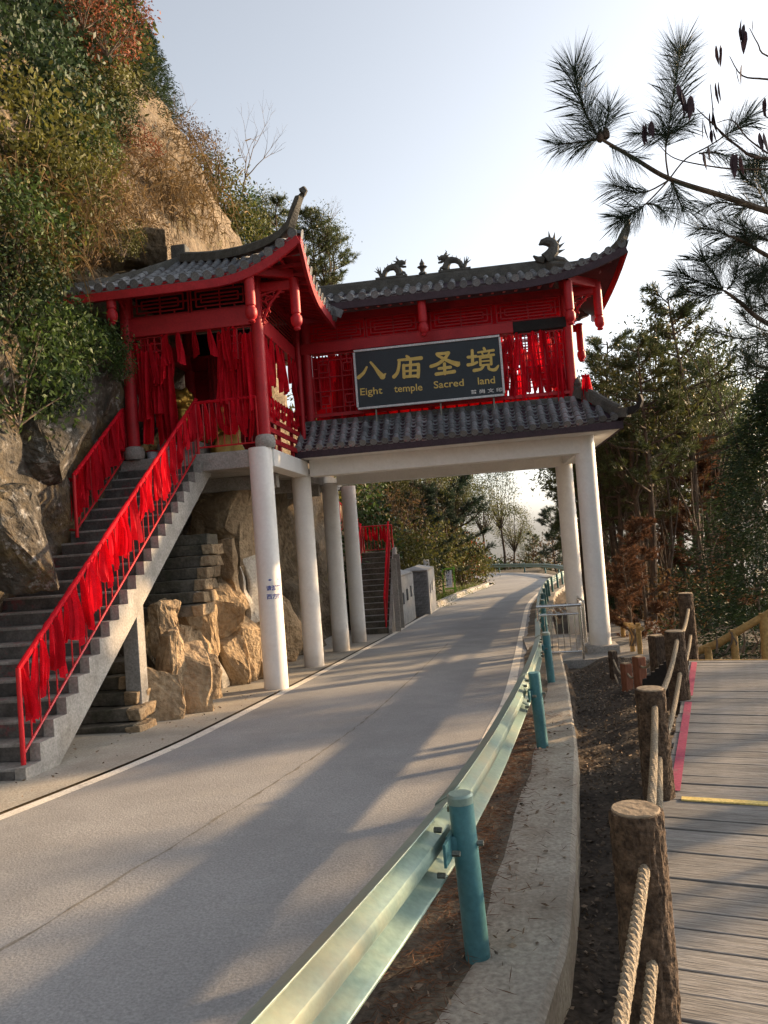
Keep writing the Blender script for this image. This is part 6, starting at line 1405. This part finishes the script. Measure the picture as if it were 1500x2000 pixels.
for (x, y_, k, s_, lab_) in ((2.2, 43, 0, 1.15, 'olive crowned tree on the hillside above the green notice board'), (3.3, 47.5, 1, 1.2, 'fine leaved tree on the hillside before the far bend'), (4.6, 51, 0, 1.2, 'olive crowned tree leaning over the inside of the far bend'), (5.2, 55, 1, 1.3, 'fine leaved tree at the far bend of the road'), (16.5, 62, 0, 1.4, 'olive crowned tree outside the far bend'), (15.5, 55, 1, 1.2, 'fine leaved tree right of the distant guardrail')):
    put(BRD[k], (x, y_, terrain(x, y_)-.3), s_, lab_, 'tree', None, 'hillside_tree')
for (px, py, Y, k, s_, lab_) in ((530, 455, 28, 1, .75, 'full crowned tree behind the upturned tip of the pavilion roof'), (585, 480, 30, 0, .8, 'olive crowned tree behind the junction of the two roofs'), (630, 490, 29, 1, .75, 'full crowned tree behind the left end of the gate ridge'), (480, 440, 27, 0, .7, 'olive crowned tree above the pavilion hip ridge')):
    p = at(px, py, Y); put(BRD[k], (p.x, p.y, p.z-(6.3 if k else 5.6)*s_), s_, lab_, 'tree', None, 'hillside_tree')
for k, (x, y_, s_) in enumerate(((9.6, 75.5, 1.5), (11.6, 77, 1.55), (13.0, 79, 1.4), (7.5, 76, 1.6), (5.0, 75, 1.6), (14.6, 81, 1.0))):
    put(BRD[k % 2], (x, y_, terrain(x, y_)-.3), s_, ('olive crowned' if k % 2 == 0 else 'fine leaved green')+' tree behind the guardrail of the far bend', 'tree', ('olive' if k % 2 == 0 else 'green')+' trees behind the far bend', 'hillside_tree')
THN = [make_bare(7.5, 51, 3, .055, .38, 'barkpine'), make_bare(8.5, 57, 3, .06, .35, 'barkpine'), make_bare(6.5, 63, 4, .045, .45, 'twig')]
for k in range(24):
    y_ = random.uniform(15.2, 25); x = interp(y_, GT)+random.uniform(2.5, 7)
    if sun_gap(x, y_): continue
    put((THN[k % 3],), (x, y_, terrain(x, y_)), random.uniform(.8, 1.1), 'thin leafless trunk standing in the woods right of the gate', 'bare tree', 'thin trunks in the woods', 'bare_tree', parts=('branches',), tilt=(random.uniform(-.06, .06), random.uniform(-.08, .08)))
DN = make_pine(3.6, .1, .9, 26, 'deadneedle', seed=31, Ln=.13, dead=0)
for (px, py, Y, s_, lab_) in ((1232, 1240, 16.5, .62, 'rust brown dead young pine beside the white column'), (1262, 1235, 18, .8, 'rust brown dead young pine in front of the dark trunks'), (1380, 1200, 22, 1.4, 'rust brown dead pine deep in the woods')):
    p = at(px, py, Y); put(DN, (p.x, p.y, terrain(p.x, p.y)), s_, lab_, 'pine tree', None, 'dead_pine')
for (x, y_, s_, lab_) in ((7.3, 13.6, 1.15, 'dense dark cypress behind the yellow log railing'),):
    put(CY[1], (x, y_, terrain(x, y_)-.6), s_, lab_, 'tree', None, 'conifer_tree')

# ------------------------------------------------------------ near pine reaching in at the top right
pt = empty('near_pine', (4.9, 5.4, terrain(4.9, 5.4)), 0, label='long needled pine branch reaching over from the right', cat='pine tree'); O = Vector(pt.location)
mb = MB(); trk = [Vector((0, 0, -.3)), Vector((.1, .05, 2)), Vector((.0, .1, 4)), Vector((-.1, .15, 6)), Vector((0, .2, 8.5))]; mb.tube(trk, [.16, .14, .12, .10, .05], 14); mb.build('trunk', 'barkpine', pt, True)
NB = MB(); parts = []
def px3(pts, Y): return [at(x, y, Y if not hasattr(Y, '__len__') else Y[i])-O for i, (x, y) in enumerate(pts)]
def bough(pts, Y, r0, r1):
    P = [Vector(p) for p in catmull(px3(pts, Y), 5)]; n = len(P); NB.tube(P, [lerp(r0, r1, i/(n-1)) for i in range(n)], 7); return P
def shoots(pts, Y, n, Ln=.155, wd=.0018, r0=.005, bare=0., sp=.95):
    P = [Vector(p) for p in catmull(px3(pts, Y), 4)]; NB.tube(P, [lerp(r0, r0*.6, i/(len(P)-1)) for i in range(len(P))], 6); m = len(P)
    i0 = int(bare*(m-1))
    for i in range(i0, m-1): parts.append(shoot_needles(P[i], P[i+1], max(6, int(1.7*n/(m-1-i0))), Ln*1.28, wd, sp))
    d = (P[-1]-P[-2]).normalized(); parts.append(shoot_needles(P[-1]-d*.02, P[-1]+d*.02, n//7, Ln, wd, .6))
bough([(1960, 330), (1620, 440), (1500, 412), (1420, 385), (1310, 350), (1240, 310), (1175, 272)], [5.5, 4.6, 4.3, 4.2, 4.1, 4.05, 4.0], .024, .008)
shoots([(1172, 270), (1150, 235), (1132, 190), (1122, 140)], 4.0, 520, .165); shoots([(1176, 266), (1182, 245), (1190, 215)], 4.0, 170, .13); shoots([(1170, 272), (1140, 276), (1095, 282)], 4.0, 220, .13); shoots([(1190, 285), (1215, 298), (1240, 312)], 4.02, 90, .12)
shoots([(1306, 348), (1300, 300), (1306, 250), (1318, 170), (1328, 105)], 4.1, 720, .165, bare=.35); shoots([(1308, 262), (1325, 252), (1345, 240)], 4.1, 120, .11); shoots([(1304, 265), (1280, 262), (1250, 260)], 4.1, 140, .12)
shoots([(1310, 346), (1340, 310), (1385, 285), (1430, 255), (1460, 232)], 4.15, 230, .13, bare=.65); shoots([(1365, 300), (1395, 297), (1420, 305)], 4.15, 100, .11)
shoots([(1306, 352), (1270, 372), (1240, 376), (1200, 362)], 4.08, 230, .125, bare=.4); shoots([(1304, 354), (1270, 390), (1240, 415), (1214, 428)], 4.06, 260, .13, bare=.45); shoots([(1312, 352), (1320, 375), (1332, 405)], 4.1, 190, .13); shoots([(1262, 398), (1280, 400), (1296, 412)], 4.08, 110, .11)
shoots([(1470, 405), (1440, 400), (1405, 395), (1380, 402)], 4.25, 200, .13); shoots([(1500, 408), (1480, 370), (1450, 345)], 4.3, 220, .13); shoots([(1500, 380), (1490, 350), (1475, 330)], 4.4, 200, .13); shoots([(1520, 330), (1500, 310), (1480, 320)], 4.4, 200, .13)
bough([(1900, 560), (1620, 560), (1500, 500), (1450, 470), (1420, 460)], [5.5, 4.8, 4.5, 4.45, 4.4], .02, .006)
shoots([(1425, 462), (1400, 450), (1365, 446)], 4.4, 210, .13); shoots([(1440, 470), (1420, 490), (1400, 500)], 4.4, 170, .12); shoots([(1480, 490), (1460, 470), (1450, 440)], 4.45, 180, .12); shoots([(1500, 470), (1480, 462), (1462, 470)], 4.5, 200, .13)
bough([(1900, 700), (1640, 690), (1500, 632), (1445, 590), (1415, 568)], [5.6, 5, 4.7, 4.65, 4.6], .022, .008)
shoots([(1415, 568), (1375, 555), (1335, 535)], 4.6, 280, .15); shoots([(1412, 566), (1390, 530), (1372, 505)], 4.6, 300, .15); shoots([(1420, 566), (1435, 545), (1440, 520)], 4.6, 170, .12); shoots([(1410, 572), (1370, 578), (1330, 560)], 4.6, 200, .13); shoots([(1470, 605), (1455, 575), (1460, 550)], 4.65, 220, .14); shoots([(1500, 600), (1480, 560), (1490, 530)], 4.7, 260, .14)
shoots([(1560, 660), (1500, 652), (1450, 662), (1400, 648)], 4.9, 240, .14, bare=.3); shoots([(1560, 740), (1510, 720), (1470, 715)], 5.0, 240, .14); shoots([(1560, 500), (1510, 520), (1480, 560)], 4.8, 240, .14)
# fill of the same tree's outer boughs along the right edge
for k in range(34):
    x, y = random.uniform(1455, 1600), random.uniform(320, 760); Y = random.uniform(4.6, 5.6); dx, dy = random.uniform(-60, 10), random.uniform(-45, 25)
    shoots([(x+40, y+15), (x, y), (x+dx, y+dy)], Y, 150, .14, bare=.3)
for zz in (3.0, 3.8, 4.6, 5.4, 6.2, 7.0, 7.8):
    for a in np.linspace(0, 5.3, 5):
        c = Vector((0, .1, zz)); L = 1.5-.12*(zz-3); a2 = a+zz; t_ = c+Vector((math.cos(a2)*L, math.sin(a2)*L, .3))
        if t_.x < -.9: continue
        NB.tube([c, c.lerp(t_, .5)+Vector((0, 0, -.05)), t_], [.03, .02, .008], 6)
        for q in range(4): p = c.lerp(t_, .5+.16*q); parts.append(shoot_needles(p, p+Vector((random.uniform(-.2, .2), random.uniform(-.2, .2), .22)), 110, .14, .004))
NB.build('boughs', 'barkpine', pt, True); V, F = merge(parts); obj('needles', npmesh('needles', V, F, 'needledark'), pt)
for (x, y) in ((1172, 268), (1184, 262)): MB().lathe([(.004, -.03), (.017, -.02), (.02, 0), (.014, .025), (.003, .035)], 8, at(x, y, 4.0)-O).build('pine_cone', 'bark', pt, True)
# sapling with withered hanging leaves in front of it
sp = empty('withered_sapling', (4.2, 4.6, terrain(4.2, 4.6)), 0, label='thin sapling twigs with withered dark hanging leaves against the sky', cat='sapling'); O = Vector(sp.location); NB = MB()
NB.tube([Vector((0, 0, -.2)), Vector((.0, .0, 2.5)), Vector((-.2, -.1, 4.6)), Vector((-.4, -.2, 6.0))], [.035, .03, .022, .01], 8)
def tw(pts, Y, r0=.006): P = [Vector(p) for p in catmull(px3(pts, Y), 4)]; NB.tube(P, [lerp(r0, .0018, i/(len(P)-1)) for i in range(len(P))], 5)
tw([(1980, 330), (1700, 300), (1500, 310), (1440, 285), (1390, 240), (1360, 212)], [4.6, 4.2, 3.8, 3.75, 3.7, 3.7], .012); tw([(1440, 285), (1400, 250), (1390, 190), (1388, 165)], 3.72, .004); tw([(1960, 200), (1600, 170), (1500, 155), (1450, 148), (1425, 110)], [4.6, 4, 3.8, 3.75, 3.7], .009); tw([(1950, 80), (1600, 130), (1500, 110), (1480, 85), (1464, 55)], [4.6, 4, 3.8, 3.75, 3.7], .007)
tw([(1500, 330), (1430, 330), (1350, 318), (1310, 305), (1285, 280)], 3.75, .005); tw([(1500, 300), (1460, 270), (1430, 235), (1400, 240)], 3.78, .005); tw([(1600, 215), (1500, 230), (1495, 200)], 3.8, .004)
V_, F_ = [], []
def wl(x, y, ln, tilt=0):
    p = np.array(at(x, y, 3.72)-O); w_ = ln*.16; L = ln; a = random.uniform(0, 3.1); sx_ = np.array((math.cos(a), math.sin(a), 0))*w_
    pr = [(0, .15), (.15, .7), (.45, 1.0), (.75, .6), (1, .05)]; o = len(V_); sy_ = np.array((-math.sin(a), math.cos(a), 0))
    for t, q in pr: c = p+np.array((tilt*L*t, 0, -L*t)); V_.extend([c-sx_*q+sy_*.25*w_*q, c, c+sx_*q+sy_*.25*w_*q])
    for k in range(4):
        for j in range(2): F_.append((o+3*k+j, o+3*k+j+1, o+3*k+j+4, o+3*k+j+3))
for (x, y, n) in ((1262, 240, 6), (1345, 190, 4), (1320, 170, 3), (1395, 165, 2), (1385, 215, 3), (1365, 235, 2), (1405, 85, 3), (1445, 125, 2), (1460, 40, 3), (1455, 60, 2), (1435, 300, 4), (1480, 255, 2), (1498, 195, 3), (1385, 250, 2), (1372, 290, 2)):
    for k in range(n): wl(x+random.uniform(-12, 12), y+random.uniform(-6, 8), random.uniform(.07, .125), random.uniform(-.2, .2))
NB.build('twigs', 'bark', sp, True); obj('withered_leaves', npmesh('withered_leaves', np.array(V_), np.array(F_), 'purpleleaf'), sp)

# ------------------------------------------------------------ litter: fallen leaves and needles (uncountable)
C = []; 
for k in range(9000):
    Y = random.uniform(1.8, 13.5)**1.0; g = interp(Y, GT); s_ = random.uniform(.25, 2.2); x = g+s_; d_ = (Vector((x, Y, 0))-D0).dot(DR)
    if d_ > 0.06: continue
    C.append((x, Y, soil_z(x, Y)+.010))
for k in range(420):
    Y = random.uniform(1.5, 9); x = interp(Y, GT)+random.choice((random.gauss(-.22, .10), random.gauss(-.2, .12), random.uniform(-.3, .3))); C.append((x, Y, zr(Y)+(.05 if x > interp(Y, GT)-.12 else .04)))
for k in range(90):
    Y = random.uniform(7, 13); x = interp(Y, LT)-random.uniform(.1, 1.2)**1.5-.05; C.append((x, Y, zr(Y)+.035))
C = np.array(C); D = RNG.normal(size=C.shape)*np.array((1, 1, .28)); V, F = leaf_quads(C, D, .040, .5); tag(obj('leaf_litter', npmesh('leaf_litter', V, F, 'deadleaf')), 'fallen leaves scattered on the soil and kerb', 'leaves', None, 'stuff')
C = []
for k in range(5200):
    Y = random.uniform(1.5, 9); x = interp(Y, GT)+(random.gauss(-.24, .10) if random.random() < .93 else random.uniform(-.3, .3)); C.append((x, Y, zr(Y)+(.055 if x > interp(Y, GT)-.12 else .045)))
C = np.array(C); D = RNG.normal(size=C.shape)*np.array((1, 1, .08)); V, F = leaf_quads(C, D, .09, .04); tag(obj('pine_needle_litter', npmesh('pine_needle_litter', V, F, 'deadneedle')), 'brown pine needles drifted between the road and kerb', 'needles', None, 'stuff')
